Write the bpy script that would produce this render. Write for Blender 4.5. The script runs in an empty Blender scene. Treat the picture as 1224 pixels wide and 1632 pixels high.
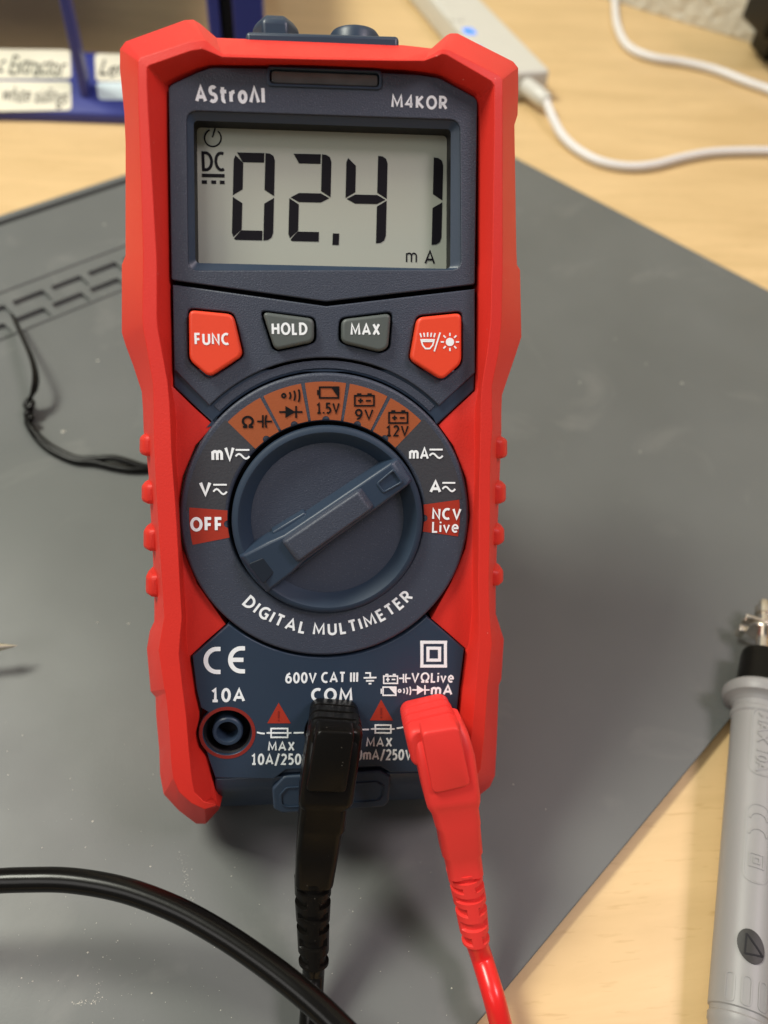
import bpy, bmesh, math, random
from mathutils import Vector, Matrix, Quaternion
random.seed(7)
scene = bpy.context.scene
col = scene.collection
R = math.radians
MM = 0.001

# ------------------------------------------------------------------ camera
H0 = 58.0                                   # height of the dial centre above the desk (mm)
TILT = R(49.757691)                         # how far the meter leans back on its stand
FPX = 1229.7
RB = Matrix(((0.9952166148654449, 0.012995512737709766, -0.09682461538497684),
             (-0.07127770359981757, 0.7743770342230163, -0.6286968250575965),
             (0.06680852090340893, 0.6325909622470507, 0.7715991809340191)))
CAM = Vector((-3.0674985, -76.9113028, 96.7120300 + H0))
cam = bpy.data.cameras.new('camera')
camo = bpy.data.objects.new('camera', cam); col.objects.link(camo)
camo.matrix_world = Matrix.Translation(CAM * MM) @ RB.to_4x4()
cam.sensor_fit = 'HORIZONTAL'; cam.sensor_width = 36
cam.lens = FPX / 1224 * 36
cam.clip_start = 0.005; cam.clip_end = 50
cam.dof.use_dof = True
cam.dof.focus_distance = 0.123
cam.dof.aperture_fstop = 21
scene.camera = camo

# ------------------------------------------------------------------ light
world = bpy.data.worlds.new('World'); scene.world = world
world.use_nodes = True
world.node_tree.nodes['Background'].inputs[0].default_value = (0.93, 0.97, 1.0, 1)
world.node_tree.nodes['Background'].inputs[1].default_value = 0.14
def area(name, loc, target, sx, sy, power, color):
    l = bpy.data.lights.new(name, 'AREA'); l.shape = 'RECTANGLE'; l.size = sx; l.size_y = sy
    l.energy = power; l.color = color
    o = bpy.data.objects.new(name, l); col.objects.link(o)
    o.location = loc
    o.rotation_euler = (Vector(target) - Vector(loc)).to_track_quat('-Z', 'Y').to_euler()
area('ceiling_light_left', (-0.80, 0.45, 1.35), (0, 0.05, 0), 0.5, 0.35, 26, (1.0, 1.0, 0.87))
area('ceiling_light_right', (0.85, -0.05, 1.35), (0, 0.05, 0), 0.5, 0.35, 13, (1.0, 0.85, 0.91))
area('front_fill_light', (-0.85, -0.75, 1.25), (0, 0.05, 0.05), 0.9, 0.6, 6, (1.0, 0.97, 0.93))  # soft fill added so the tilted meter face gets light
vs = scene.view_settings
scene.display_settings.display_device = 'sRGB'
vs.view_transform = 'Standard'; vs.look = 'None'; vs.exposure = 0; vs.gamma = 1
vs.use_curve_mapping = False

# ------------------------------------------------------------------ measuring helpers (millimetres)
MROT = Matrix.Rotation(TILT, 3, 'X')
def ray(px, py):
    return RB @ Vector(((px - 612) / FPX, -(py - 816) / FPX, -1.0))
CM = MROT.transposed() @ (CAM - Vector((0, 0, H0)))
def mp(px, py, z=0.0):                      # a point of the meter's face, at height z over its panel
    d = MROT.transposed() @ ray(px, py)
    s = (z - CM.z) / d.z
    return CM + d * s
def mxy(px, py, z=0.0):
    p = mp(px, py, z); return (p.x, p.y)
def tp(px, py, h=0.0):                      # a point over the desk at height h
    d = ray(px, py); s = (h - CAM.z) / d.z
    return CAM + d * s
def m2w(p):                                 # meter millimetres -> world millimetres
    return MROT @ Vector(p) + Vector((0, 0, H0))

# ------------------------------------------------------------------ materials
def mat(name, c, rough=0.5, spec=0.5, metal=0.0, bump=0.0, bscale=3000, var=0.0, vscale=60, coat=0.0, coatr=0.1, rvar=0.0, sheen=0.0):
    m = bpy.data.materials.new(name); m.use_nodes = True
    nt = m.node_tree; b = nt.nodes['Principled BSDF']
    b.inputs['Base Color'].default_value = (*c, 1)
    b.inputs['Roughness'].default_value = rough
    b.inputs['Specular IOR Level'].default_value = spec
    b.inputs['Metallic'].default_value = metal
    if coat: b.inputs['Coat Weight'].default_value = coat; b.inputs['Coat Roughness'].default_value = coatr
    tc = nt.nodes.new('ShaderNodeTexCoord')
    if bump:
        n = nt.nodes.new('ShaderNodeTexNoise'); n.inputs['Scale'].default_value = bscale
        n.inputs['Detail'].default_value = 3
        nt.links.new(tc.outputs['Object'], n.inputs['Vector'])
        bp = nt.nodes.new('ShaderNodeBump'); bp.inputs['Strength'].default_value = bump
        bp.inputs['Distance'].default_value = 0.0001
        nt.links.new(n.outputs['Fac'], bp.inputs['Height'])
        nt.links.new(bp.outputs['Normal'], b.inputs['Normal'])
    if var:
        n2 = nt.nodes.new('ShaderNodeTexNoise'); n2.inputs['Scale'].default_value = vscale; n2.inputs['Detail'].default_value = 5
        nt.links.new(tc.outputs['Object'], n2.inputs['Vector'])
        mx = nt.nodes.new('ShaderNodeMix'); mx.data_type = 'RGBA'
        mx.inputs[6].default_value = (*[v * (1 - var) for v in c], 1)
        mx.inputs[7].default_value = (*[min(1, v * (1 + var)) for v in c], 1)
        nt.links.new(n2.outputs['Fac'], mx.inputs[0])
        nt.links.new(mx.outputs[2], b.inputs['Base Color'])
        if rvar:
            mr = nt.nodes.new('ShaderNodeMapRange')
            mr.inputs[1].default_value = .3; mr.inputs[2].default_value = .7
            mr.inputs[3].default_value = rough - rvar; mr.inputs[4].default_value = rough + rvar
            nt.links.new(n2.outputs['Fac'], mr.inputs[0]); nt.links.new(mr.outputs[0], b.inputs['Roughness'])
    return m
def speckle(m, scale, size, colour, prob=0.5):      # tiny light specks: dust on rubber, painted glints on navy plastic
    nt = m.node_tree; b = nt.nodes['Principled BSDF']
    tc = nt.nodes.new('ShaderNodeTexCoord')
    v = nt.nodes.new('ShaderNodeTexVoronoi'); v.inputs['Scale'].default_value = scale
    nt.links.new(tc.outputs['Object'], v.inputs['Vector'])
    lt = nt.nodes.new('ShaderNodeMath'); lt.operation = 'LESS_THAN'; lt.inputs[1].default_value = size
    nt.links.new(v.outputs['Distance'], lt.inputs[0])
    sp = nt.nodes.new('ShaderNodeSeparateColor'); nt.links.new(v.outputs['Color'], sp.inputs[0])
    l2 = nt.nodes.new('ShaderNodeMath'); l2.operation = 'LESS_THAN'; l2.inputs[1].default_value = prob
    nt.links.new(sp.outputs[0], l2.inputs[0])
    mu = nt.nodes.new('ShaderNodeMath'); mu.operation = 'MULTIPLY'
    nt.links.new(lt.outputs[0], mu.inputs[0]); nt.links.new(l2.outputs[0], mu.inputs[1])
    mx = nt.nodes.new('ShaderNodeMix'); mx.data_type = 'RGBA'
    src = b.inputs['Base Color'].links[0].from_socket if b.inputs['Base Color'].links else None
    if src: nt.links.new(src, mx.inputs[6])
    else: mx.inputs[6].default_value = b.inputs['Base Color'].default_value[:]
    mx.inputs[7].default_value = (*colour, 1)
    nt.links.new(mu.outputs[0], mx.inputs[0])
    nt.links.new(mx.outputs[2], b.inputs['Base Color'])
    return m

NAVY = speckle(mat('navy_textured_plastic', (.040, .050, .075), .46, .5, bump=.8, bscale=4200, var=.14, vscale=90), 2600, .20, (.075, .088, .12), .5)  # specks put the sparkle of the spark texture into the colour
NAVYS = mat('navy_smooth_plastic', (.024, .041, .070), .40, .42, bump=.12, bscale=2200, var=.1, vscale=80)
CHAR = mat('charcoal_print', (.040, .042, .050), .5, .5, bump=.5, bscale=2600)
RED = speckle(mat('red_rubber', (.67, .028, .018), .50, .35, bump=.35, bscale=3800, var=.08, vscale=55), 700, .07, (.78, .22, .18), .12)
REDK = mat('orange_red_key', (.78, .060, .020), .45, .45, bump=.1, bscale=2500)
GREYK = mat('grey_key', (.085, .100, .095), .45, .45, bump=.12, bscale=2500)
WHITE = mat('white_print', (.87, .92, .94), .55, .3, var=.05, vscale=900)
ORANGE = mat('orange_print', (.33, .085, .028), .5, .3, bump=.3, bscale=4200, var=.03, vscale=150)
BRICK = mat('brick_red_print', (.36, .032, .016), .5, .3, bump=.3, bscale=4200, var=.03, vscale=150)
DKRED = mat('dark_red_print', (.22, .018, .012), .5, .4, bump=.2)
BLACKP = mat('black_print', (.006, .006, .007), .6, .15)
DARK = mat('dark_inside', (.006, .006, .008), .6, .3)
GLOSSBLK = mat('gloss_black_plastic', (.004, .004, .005), .5, .25, var=.1)
SENSOR = mat('dark_smoked_window', (.11, .105, .098), .25, .5, bump=.25, bscale=700, var=.5, vscale=260)
LCD = mat('lcd_glass', (.43, .455, .385), .35, .4, var=.02, vscale=40, coat=.35, coatr=.06)
SEG = mat('lcd_segment', (.008, .007, .010), .5, .15)
BLACKR = speckle(mat('black_rubber', (.0045, .004, .0034), .30, .17, bump=.10, bscale=1500, var=.25, vscale=120), 900, .09, (.06, .055, .045), .2)
BLACKC = mat('black_cable_jacket', (.0040, .0036, .0031), .24, .22, bump=.06, bscale=900)
REDR = mat('red_plug_rubber', (.74, .036, .030), .48, .35, bump=.1, bscale=1800, var=.05, vscale=90)
REDC = mat('red_cable_jacket', (.72, .016, .014), .28, .5)
GREYP = mat('grey_probe_plastic', (.265, .262, .258), .45, .45, bump=.08, bscale=1500, var=.05, vscale=60)
METAL = mat('nickel_metal', (.72, .66, .58), .25, .5, metal=1.0, var=.1, vscale=300)
BRASS = mat('pale_brass_metal', (.88, .80, .64), .30, .5, metal=1.0)
WHITEP = mat('white_plastic', (.60, .585, .53), .35, .5, var=.03)
WHITEC = mat('white_cable_jacket', (.74, .72, .71), .4, .4)
BLUEP = mat('royal_blue_plastic', (.030, .040, .22), .35, .5, var=.12, vscale=40)
PAPER = mat('cream_label_paper', (.74, .70, .56), .6, .3, var=.06, vscale=60)
PAPERB = mat('pale_blue_label_tape', (.66, .78, .80), .45, .4)
INK = mat('black_ink', (.03, .028, .025), .6, .2)
BADGE = mat('black_oval_badge', (.022, .021, .019), .5, .4, bump=.3, bscale=1500)
CRUMB = mat('pale_dust', (.62, .60, .52), .7, .2)
LED = bpy.data.materials.new('blue_indicator_light'); LED.use_nodes = True
_b = LED.node_tree.nodes['Principled BSDF']
_b.inputs['Base Color'].default_value = (.01, .04, .12, 1)
_b.inputs['Emission Color'].default_value = (.06, .27, .95, 1); _b.inputs['Emission Strength'].default_value = 1.3

def wood_material():
    m = bpy.data.materials.new('light_maple_desk'); m.use_nodes = True
    nt = m.node_tree; b = nt.nodes['Principled BSDF']
    tc = nt.nodes.new('ShaderNodeTexCoord')
    mp_ = nt.nodes.new('ShaderNodeMapping'); mp_.inputs['Rotation'].default_value = (0, 0, R(-28)); mp_.inputs['Scale'].default_value = (5, 30, 1)
    nt.links.new(tc.outputs['Object'], mp_.inputs['Vector'])
    n = nt.nodes.new('ShaderNodeTexNoise'); n.inputs['Scale'].default_value = 3.0; n.inputs['Detail'].default_value = 8; n.inputs['Roughness'].default_value = .62; n.inputs['Distortion'].default_value = .7
    nt.links.new(mp_.outputs[0], n.inputs['Vector'])
    r = nt.nodes.new('ShaderNodeValToRGB')
    e = r.color_ramp.elements
    e[0].position = .30; e[0].color = (.58, .40, .19, 1)
    e[1].position = .68; e[1].color = (.69, .485, .245, 1)
    nt.links.new(n.outputs['Fac'], r.inputs[0])
    # short dark flecks along the grain
    mp2 = nt.nodes.new('ShaderNodeMapping'); mp2.inputs['Rotation'].default_value = (0, 0, R(-28)); mp2.inputs['Scale'].default_value = (90, 700, 1)
    nt.links.new(tc.outputs['Object'], mp2.inputs['Vector'])
    n2 = nt.nodes.new('ShaderNodeTexNoise'); n2.inputs['Scale'].default_value = 1.5; n2.inputs['Detail'].default_value = 3
    nt.links.new(mp2.outputs[0], n2.inputs['Vector'])
    r2 = nt.nodes.new('ShaderNodeValToRGB'); e = r2.color_ramp.elements
    e[0].position = .60; e[0].color = (0, 0, 0, 1); e[1].position = .76; e[1].color = (.5, .5, .5, 1)
    nt.links.new(n2.outputs['Fac'], r2.inputs[0])
    mx = nt.nodes.new('ShaderNodeMix'); mx.data_type = 'RGBA'
    nt.links.new(r2.outputs[0], mx.inputs[0]); nt.links.new(r.outputs[0], mx.inputs[6]); mx.inputs[7].default_value = (.42, .25, .09, 1)
    nt.links.new(mx.outputs[2], b.inputs['Base Color'])
    b.inputs['Roughness'].default_value = .38
    b.inputs['Specular IOR Level'].default_value = .4
    return m
WOOD = wood_material()

def mat_silicone():
    m = bpy.data.materials.new('grey_silicone'); m.use_nodes = True
    nt = m.node_tree; b = nt.nodes['Principled BSDF']
    tc = nt.nodes.new('ShaderNodeTexCoord')
    def noise(scale, detail=4, dist=0., rough=.55):
        n = nt.nodes.new('ShaderNodeTexNoise'); n.inputs['Scale'].default_value = scale; n.inputs['Detail'].default_value = detail
        n.inputs['Distortion'].default_value = dist; n.inputs['Roughness'].default_value = rough
        nt.links.new(tc.outputs['Object'], n.inputs['Vector']); return n.outputs['Fac']
    def ramp(src, p0, p1, v0=0., v1=1.):
        r = nt.nodes.new('ShaderNodeMapRange'); r.inputs[1].default_value = p0; r.inputs[2].default_value = p1
        r.inputs[3].default_value = v0; r.inputs[4].default_value = v1; r.clamp = True
        nt.links.new(src, r.inputs[0]); return r.outputs[0]
    def mix(f, a, c):
        x = nt.nodes.new('ShaderNodeMix'); x.data_type = 'RGBA'
        nt.links.new(f, x.inputs[0])
        if isinstance(a, tuple): x.inputs[6].default_value = a
        else: nt.links.new(a, x.inputs[6])
        x.inputs[7].default_value = c
        return x.outputs[2]
    base = mix(ramp(noise(14, 4), .3, .7), (.098, .104, .100, 1), (.122, .128, .123, 1))
    c = mix(ramp(noise(26, 5, 1.2),   .58, .80, 0, .30), base, (.30, .29, .27, 1))     # chalky smudges
    c = mix(ramp(noise(9000, 2), .70, .78, 0, .30), c, (.34, .33, .31, 1))           # fine dust
    nt.links.new(c, b.inputs['Base Color'])
    nt.links.new(ramp(noise(30, 4), .3, .7, .42, .54), b.inputs['Roughness'])
    b.inputs['Specular IOR Level'].default_value = .5
    bp = nt.nodes.new('ShaderNodeBump'); bp.inputs['Strength'].default_value = .12; bp.inputs['Distance'].default_value = .0001
    nt.links.new(noise(2500, 2), bp.inputs['Height']); nt.links.new(bp.outputs[0], b.inputs['Normal'])
    return m
SILICONE = mat_silicone()

def wall_material():
    m = mat('cream_textured_wall', (.66, .62, .52), .8, .2, bump=1.0, bscale=160, var=.06, vscale=30)
    for n in m.node_tree.nodes:
        if n.type == 'BUMP': n.inputs['Distance'].default_value = .003
    return m
WALLM = wall_material()

# ------------------------------------------------------------------ mesh helpers
def link(name, me, material, parent=None, smooth=None):
    o = bpy.data.objects.new(name, me); col.objects.link(o)
    if material is not None: me.materials.clear(); me.materials.append(material)
    if parent is not None: o.parent = parent
    if smooth is not None:
        me.polygons.foreach_set('use_smooth', [True] * len(me.polygons))
        me.set_sharp_from_angle(angle=R(smooth))
    return o
def mesh(name, verts, faces, material, parent=None, smooth=None, fix=True):
    me = bpy.data.meshes.new(name)
    me.from_pydata([Vector(v) * MM for v in verts], [], faces)
    if fix:
        bm = bmesh.new(); bm.from_mesh(me)
        bmesh.ops.remove_doubles(bm, verts=bm.verts, dist=1e-7)
        bmesh.ops.recalc_face_normals(bm, faces=bm.faces); bm.to_mesh(me); bm.free()
    me.update()
    return link(name, me, material, parent, smooth)
def bevel(o, w, seg=2, ang=28):
    b = o.modifiers.new('bevel', 'BEVEL'); b.width = w * MM; b.segments = seg; b.limit_method = 'ANGLE'; b.angle_limit = R(ang)
    return o
def empty(name, loc=(0, 0, 0), rot=(0, 0, 0)):
    o = bpy.data.objects.new(name, None); col.objects.link(o); o.location = Vector(loc) * MM; o.rotation_euler = rot
    o.empty_display_size = .01
    return o
def tag(o, label=None, cat=None, group=None, kind=None):
    if label: o['label'] = label
    if cat: o['category'] = cat
    if group: o['group'] = group
    if kind: o['kind'] = kind
    return o
dg = None
def curve_mesh(cu):
    o = bpy.data.objects.new('tmp', cu); col.objects.link(o)
    bpy.context.view_layer.update()
    d = bpy.context.evaluated_depsgraph_get()
    me = bpy.data.meshes.new_from_object(o.evaluated_get(d))
    bpy.data.objects.remove(o); bpy.data.curves.remove(cu)
    return me
def plate_mesh(outlines, z0, z1, bev=0.0, seg=2):
    cu = bpy.data.curves.new('tmpc', 'CURVE'); cu.dimensions = '2D'; cu.fill_mode = 'BOTH'
    for pts in outlines:
        sp = cu.splines.new('POLY'); sp.points.add(len(pts) - 1); sp.use_cyclic_u = True
        for p, q in zip(sp.points, pts): p.co = (q[0], q[1], 0, 1)
    cu.extrude = max((z1 - z0) / 2 - bev, 0.0)
    if bev: cu.bevel_depth = bev; cu.bevel_resolution = seg; cu.offset = -bev
    me = curve_mesh(cu)
    me.transform(Matrix.Scale(MM, 4) @ Matrix.Translation((0, 0, (z0 + z1) / 2)))
    bm = bmesh.new(); bm.from_mesh(me); bmesh.ops.remove_doubles(bm, verts=bm.verts, dist=1e-7)
    bmesh.ops.recalc_face_normals(bm, faces=bm.faces); bm.to_mesh(me); bm.free()
    return me
def plate(name, outlines, z0, z1, material, parent=None, bev=0.0, seg=2, smooth=30):
    o = link(name, plate_mesh(outlines, z0, z1, bev, seg), material, parent, smooth)
    for p in o.data.polygons:                # the flat faces keep their own true normal
        if abs(p.normal.z) > .999: p.use_smooth = False
    return o
def rpoly(pts, r, n=5):                     # polygon with rounded corners
    out = []; N = len(pts)
    rr = r if isinstance(r, (list, tuple)) else [r] * N
    for i in range(N):
        a = Vector(pts[i - 1]); b = Vector(pts[i]); c = Vector(pts[(i + 1) % N])
        u = (a - b); v = (c - b); q = min(rr[i], u.length * .48, v.length * .48)
        if q < 1e-4: out.append((b.x, b.y)); continue
        p0 = b + u.normalized() * q; p1 = b + v.normalized() * q
        for k in range(n + 1):
            t = k / n; p = p0 * (1 - t) ** 2 + b * 2 * t * (1 - t) + p1 * t * t
            out.append((p.x, p.y))
    return out
def circ(cx, cy, r, n=64, a0=0, a1=360, closed=True):
    m = n if closed else n + 1
    return [(cx + r * math.cos(R(a0 + (a1 - a0) * k / n)), cy + r * math.sin(R(a0 + (a1 - a0) * k / n))) for k in range(m)]
def px(pts, z=0.0): return [mxy(x, y, z) for x, y in pts]
def loft(name, rings, material, parent=None, closed=True, cap=(True, True), smooth=40):
    n = len(rings[0]); v = [p for r in rings for p in r]; f = []
    for i in range(len(rings) - 1):
        for k in range(n if closed else n - 1):
            a = i * n + k; b = i * n + (k + 1) % n
            f.append((a, b, b + n, a + n))
    if cap[0]: f.append(tuple(range(n))[::-1])
    if cap[1]: f.append(tuple(range((len(rings) - 1) * n, len(rings) * n)))
    return mesh(name, v, f, material, parent, smooth)
def lathe_data(profile, n=64, M=None):
    v = []; f = []
    for r, z in profile:
        for k in range(n):
            a = 2 * math.pi * k / n; p = Vector((r * math.cos(a), r * math.sin(a), z))
            v.append(M @ p if M else p)
    for i in range(len(profile) - 1):
        for k in range(n):
            a = i * n + k; b = i * n + (k + 1) % n
            f.append((a, b, b + n, a + n))
    return v, f
def lathe(name, profile, material, parent=None, n=64, M=None, smooth=35):
    v, f = lathe_data(profile, n, M)
    return mesh(name, v, f, material, parent, smooth)
def catmull(pts, n=10):
    P = [Vector(p) for p in pts]; P = [2 * P[0] - P[1]] + P + [2 * P[-1] - P[-2]]; out = []
    for i in range(1, len(P) - 2):
        for k in range(n):
            t = k / n; a, b, c, d = P[i - 1], P[i], P[i + 1], P[i + 2]
            out.append(.5 * ((2 * b) + (c - a) * t + (2 * a - 5 * b + 4 * c - d) * t * t + (3 * b - a - 3 * c + d) * t ** 3))
    out.append(P[-2]); return out
def frames(P, up):
    fr = []; up = Vector(up)
    for i, p in enumerate(P):
        t = (P[min(i + 1, len(P) - 1)] - P[max(i - 1, 0)]).normalized()
        s = t.cross(up)
        if s.length < 1e-4: s = t.cross(Vector((1, 0, 0)))
        s.normalize(); n = s.cross(t).normalized(); fr.append((t, s, n))
    return fr
def tube_rings(P, rad, up=(0, 0, 1), n=20, flat=1.0):
    rings = []
    for i, (p, (t, s, nn)) in enumerate(zip(P, frames(P, up))):
        r = rad[i] if isinstance(rad, (list, tuple)) else rad
        rings.append([p + s * (r * math.cos(2 * math.pi * k / n)) + nn * (r * flat * math.sin(2 * math.pi * k / n)) for k in range(n)])
    return rings
def tube(name, pts, rad, material, parent=None, n=20, res=10, up=(0, 0, 1), flat=1.0):
    return loft(name, tube_rings(catmull(pts, res), rad, up, n, flat), material, parent, smooth=50)
def ribbon2(L, w):                          # one stroke -> outlines to fill together (a closed stroke is a ring)
    L = [Vector(p[:2]) for p in L]; closed = len(L) > 3 and (L[0] - L[-1]).length < .02
    if closed: L = L[:-1]
    n = len(L); a = []; b = []
    for i, p in enumerate(L):
        if not closed and i == 0: d0 = d1 = (L[1] - L[0]).normalized()
        elif not closed and i == n - 1: d0 = d1 = (L[-1] - L[-2]).normalized()
        else: d0 = (p - L[i - 1]).normalized(); d1 = (L[(i + 1) % n] - p).normalized()
        t = d0 + d1
        t = t.normalized() if t.length > 1e-6 else d1
        nrm = Vector((-t.y, t.x)); k = 1 / max(abs(d1.dot(t)), .62)
        a.append(tuple(p + nrm * w / 2 * k)); b.append(tuple(p - nrm * w / 2 * k))
    return [a, b] if closed else [a + b[::-1]]
def ribbon(lines, w):
    return [ribbon2(l, w)[0] for l in lines]
def join_meshes(name, mes, material, parent=None):
    bm = bmesh.new()
    for m in mes: bm.from_mesh(m)
    me = bpy.data.meshes.new(name); bm.to_mesh(me); bm.free()
    for m in mes: bpy.data.meshes.remove(m)
    return link(name, me, material, parent)
PT = 0.05                                   # thickness of a printed mark
def printed(name, polys, z, material, parent, t=PT):
    """polys in millimetres of the meter face; every outline is filled on its own"""
    return join_meshes(name, [plate_mesh([p], z, z + t) for p in polys], material, parent)
def psym(name, lines, w, z, material, parent, solids=()):    # strokes given in photo pixels
    W = w / 10.04
    groups = [ribbon2([mxy(x, y, z) for x, y in ln], W) for ln in lines] + [[px(s_, z)] for s_ in solids]
    return join_meshes(name, [plate_mesh(g, z, z + PT + .002 * (i % 9)) for i, g in enumerate(groups)], material, parent)
# a plain humanist sans drawn with strokes: (width, strokes) on a cap height of 1
def _e(cx, cy, rx, ry, a0, a1, n=14):
    return [(cx + rx * math.cos(R(a0 + (a1 - a0) * k / n)), cy + ry * math.sin(R(a0 + (a1 - a0) * k / n))) for k in range(n + 1)]
GL = {
 'A': (.70, [[(0, 0), (.35, 1), (.70, 0)], [(.13, .30), (.57, .30)]]),
 'C': (.56, [_e(.38, .5, .38, .5, 62, 298, 18)]),
 'D': (.60, [[(0, 0), (0, 1), (.18, 1)] + _e(.18, .5, .42, .5, 80, -80) + [(.18, 0), (0, 0)]]),
 'E': (.42, [[(.42, 1), (0, 1), (0, 0), (.42, 0)], [(0, .52), (.38, .52)]]),
 'F': (.40, [[(.40, 1), (0, 1), (0, 0)], [(0, .48), (.36, .48)]]),
 'G': (.62, [_e(.40, .5, .40, .5, 60, 305, 18) + [(.62, .12), (.62, .46), (.38, .46)]]),
 'H': (.54, [[(0, 0), (0, 1)], [(.54, 0), (.54, 1)], [(0, .52), (.54, .52)]]),
 'I': (.0, [[(0, 0), (0, 1)]]),
 'K': (.50, [[(0, 0), (0, 1)], [(.48, 1), (.05, .52), (.52, 0)]]),
 'L': (.35, [[(0, 1), (0, 0), (.38, 0)]]),
 'M': (.78, [[(0, 0), (.05, 1), (.39, .18), (.73, 1), (.78, 0)]]),
 'N': (.56, [[(0, 0), (0, 1), (.56, 0), (.56, 1)]]),
 'O': (.72, [_e(.36, .5, .36, .5, 0, 360, 28)]),
 'R': (.52, [[(0, 0), (0, 1), (.2, 1)] + _e(.22, .73, .25, .27, 85, -85, 10) + [(.2, .46), (0, .46)], [(.22, .46), (.52, 0)]]),
 'S': (.48, [_e(.25, .75, .23, .25, 40, 250, 12) + _e(.23, .25, .25, .25, 70, -140, 12)]),
 'T': (.48, [[(-.02, 1), (.50, 1)], [(.24, 1), (.24, 0)]]),
 'U': (.54, [[(0, 1)] + _e(.27, .27, .27, .27, 180, 360, 12) + [(.54, 1)]]),
 'V': (.64, [[(0, 1), (.32, 0), (.64, 1)]]),
 'X': (.58, [[(.02, 1), (.56, 0)], [(.56, 1), (.02, 0)]]),
 '0': (.50, [_e(.25, .5, .25, .5, 0, 360, 24)]),
 '1': (.38, [[(.0, .80), (.20, 1), (.20, 0)], [(.0, 0), (.38, 0)]]),
 '2': (.46, [_e(.22, .74, .23, .26, 155, -30, 12) + [(.02, 0), (.47, 0)]]),
 '4': (.54, [[(.40, 0), (.40, 1), (0, .28), (.54, .28)]]),
 '5': (.44, [[(.42, 1), (.06, 1), (.04, .56)] + _e(.19, .30, .25, .30, 100, -125, 12)]),
 '6': (.50, [_e(.25, .31, .25, .31, 0, 360, 20), [(.0, .33), (.03, .58), (.14, .84), (.40, 1)]]),
 '9': (.50, [_e(.25, .69, .25, .31, 0, 360, 20), [(.50, .67), (.47, .42), (.36, .16), (.10, 0)]]),
 '.': (.0, [[(0, -.04), (0, .10)]]),
 '/': (.36, [[(0, -.16), (.36, 1.10)]]),
 'm': (.76, [[(0, 0), (0, .70)], [(0, .46)] + _e(.19, .48, .19, .22, 165, 0, 10) + [(.38, 0)], [(.38, .46)] + _e(.57, .48, .19, .22, 165, 0, 10) + [(.76, 0)]]),
 't': (.44, [[(.16, 1.0), (.16, .18)] + _e(.32, .16, .16, .16, 190, 285, 6), [(-.04, .70), (.46, .70)]]),
 'r': (.30, [[(0, 0), (0, .70)], [(0, .40), (.06, .58), (.16, .68), (.30, .70)]]),
 'o': (.52, [_e(.26, .35, .26, .35, 0, 360, 24)]),
 'i': (.0, [[(0, 0), (0, .68)], [(0, .88), (0, 1.02)]]),
 'v': (.46, [[(0, .70), (.23, 0), (.46, .70)]]),
 'e': (.46, [[(.01, .37)] + _e(.24, .35, .23, .35, 3, 310, 18)]),
 '\u039b': (.64, [[(0, 0), (.32, 1), (.64, 0)]]),
 '\u03a9': (.76, [[(0, 0), (.24, 0)] + _e(.38, .56, .37, .44, 248, -68, 22) + [(.52, 0), (.76, 0)]]),
}
GL['e'] = (.46, [[(.03, .37), (.46, .37)] + _e(.24, .35, .23, .35, 12, 312, 18)])
def glyphs(s, W, H, sw, gap=.17):
    """[(x centre, outline groups about that centre)] filling a box W x H (mm)"""
    low = all(c in 'morev' for c in s); top = .70 if low else 1.0
    st = sw * H; sy = (H - st) / top; nat = 0; pos = []
    for c in s:
        if c == ' ': nat += .30; continue
        pos.append((c, nat)); nat += GL[c][0] * (1 - sw) + sw + gap
    nat -= gap; fx = W / (nat * H); out = []
    for c, p in pos:
        w = GL[c][0] * (1 - sw) * H * fx
        x0 = (p * H) * fx + st / 2 + (sw * H * fx - st) / 2
        kx = (1 - sw) * H * fx
        gs = [ribbon2([((x - GL[c][0] / 2) * kx, y * sy + st / 2 - H / 2) for x, y in ln], st) for ln in GL[c][1]]
        out.append((x0 + w / 2, gs))
    return out
def text_mesh(s, bold=0.0, shear=0.0, spacing=1.0):
    cu = bpy.data.curves.new('tmpt', 'FONT'); cu.body = s; cu.size = 1; cu.offset = bold; cu.shear = shear
    cu.space_character = spacing; cu.extrude = .02
    return curve_mesh(cu)
def bounds(me):
    xs = [v.co.x for v in me.vertices]; ys = [v.co.y for v in me.vertices]
    return min(xs), max(xs), min(ys), max(ys)
def text(name, s, x0, y0, x1, y1, z, material, parent, slope=0.0, bold=.02, spacing=1.0):
    """lettering that fills the box x0..x1, y0..y1 measured on the photo"""
    sw = .135 + bold * 2.4
    cx, cy = (x0 + x1) / 2, (y0 + y1) / 2
    p = mp(cx, cy, z); l = mp(x0, cy + slope * (x0 - cx), z); r = mp(x1, cy + slope * (x1 - cx), z)
    tt = mp(cx, y0, z); bb = mp(cx, y1, z)
    W = (r - l).length; Hh = (tt - bb).length; ang = math.atan2(r.y - l.y, r.x - l.x)
    ca, sa = math.cos(ang), math.sin(ang); mes = []; n = 0
    for gx, gs in glyphs(s, W, Hh, sw, .11 * spacing):
        for g in gs:
            q_ = [[(p.x + (x + gx - W / 2) * ca - y * sa, p.y + (x + gx - W / 2) * sa + y * ca) for x, y in o] for o in g]
            mes.append(plate_mesh(q_, z, z + PT + .002 * (n % 5))); n += 1
    return join_meshes(name, mes, material, parent)

# ================================================================== SETTING
desk = plate('desk', [[(-900, -500), (900, -500), (900, 1200), (-900, 1200)]], -25, 0, WOOD)
tag(desk, kind='structure')
w0 = tp(1003, 10, 0); w1 = tp(1208, 72, 0); wd = (w1 - w0).normalized(); wn = Vector((-wd.y, wd.x, 0))
if wn.y < 0: wn = -wn
q = [w0 - wd * 500, w0 + wd * 900, w0 + wd * 900 + wn * 60, w0 - wd * 500 + wn * 60]
wall = plate('wall', [[(p.x, p.y) for p in q]], .3, 900, WALLM)
tag(wall, kind='structure')

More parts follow.
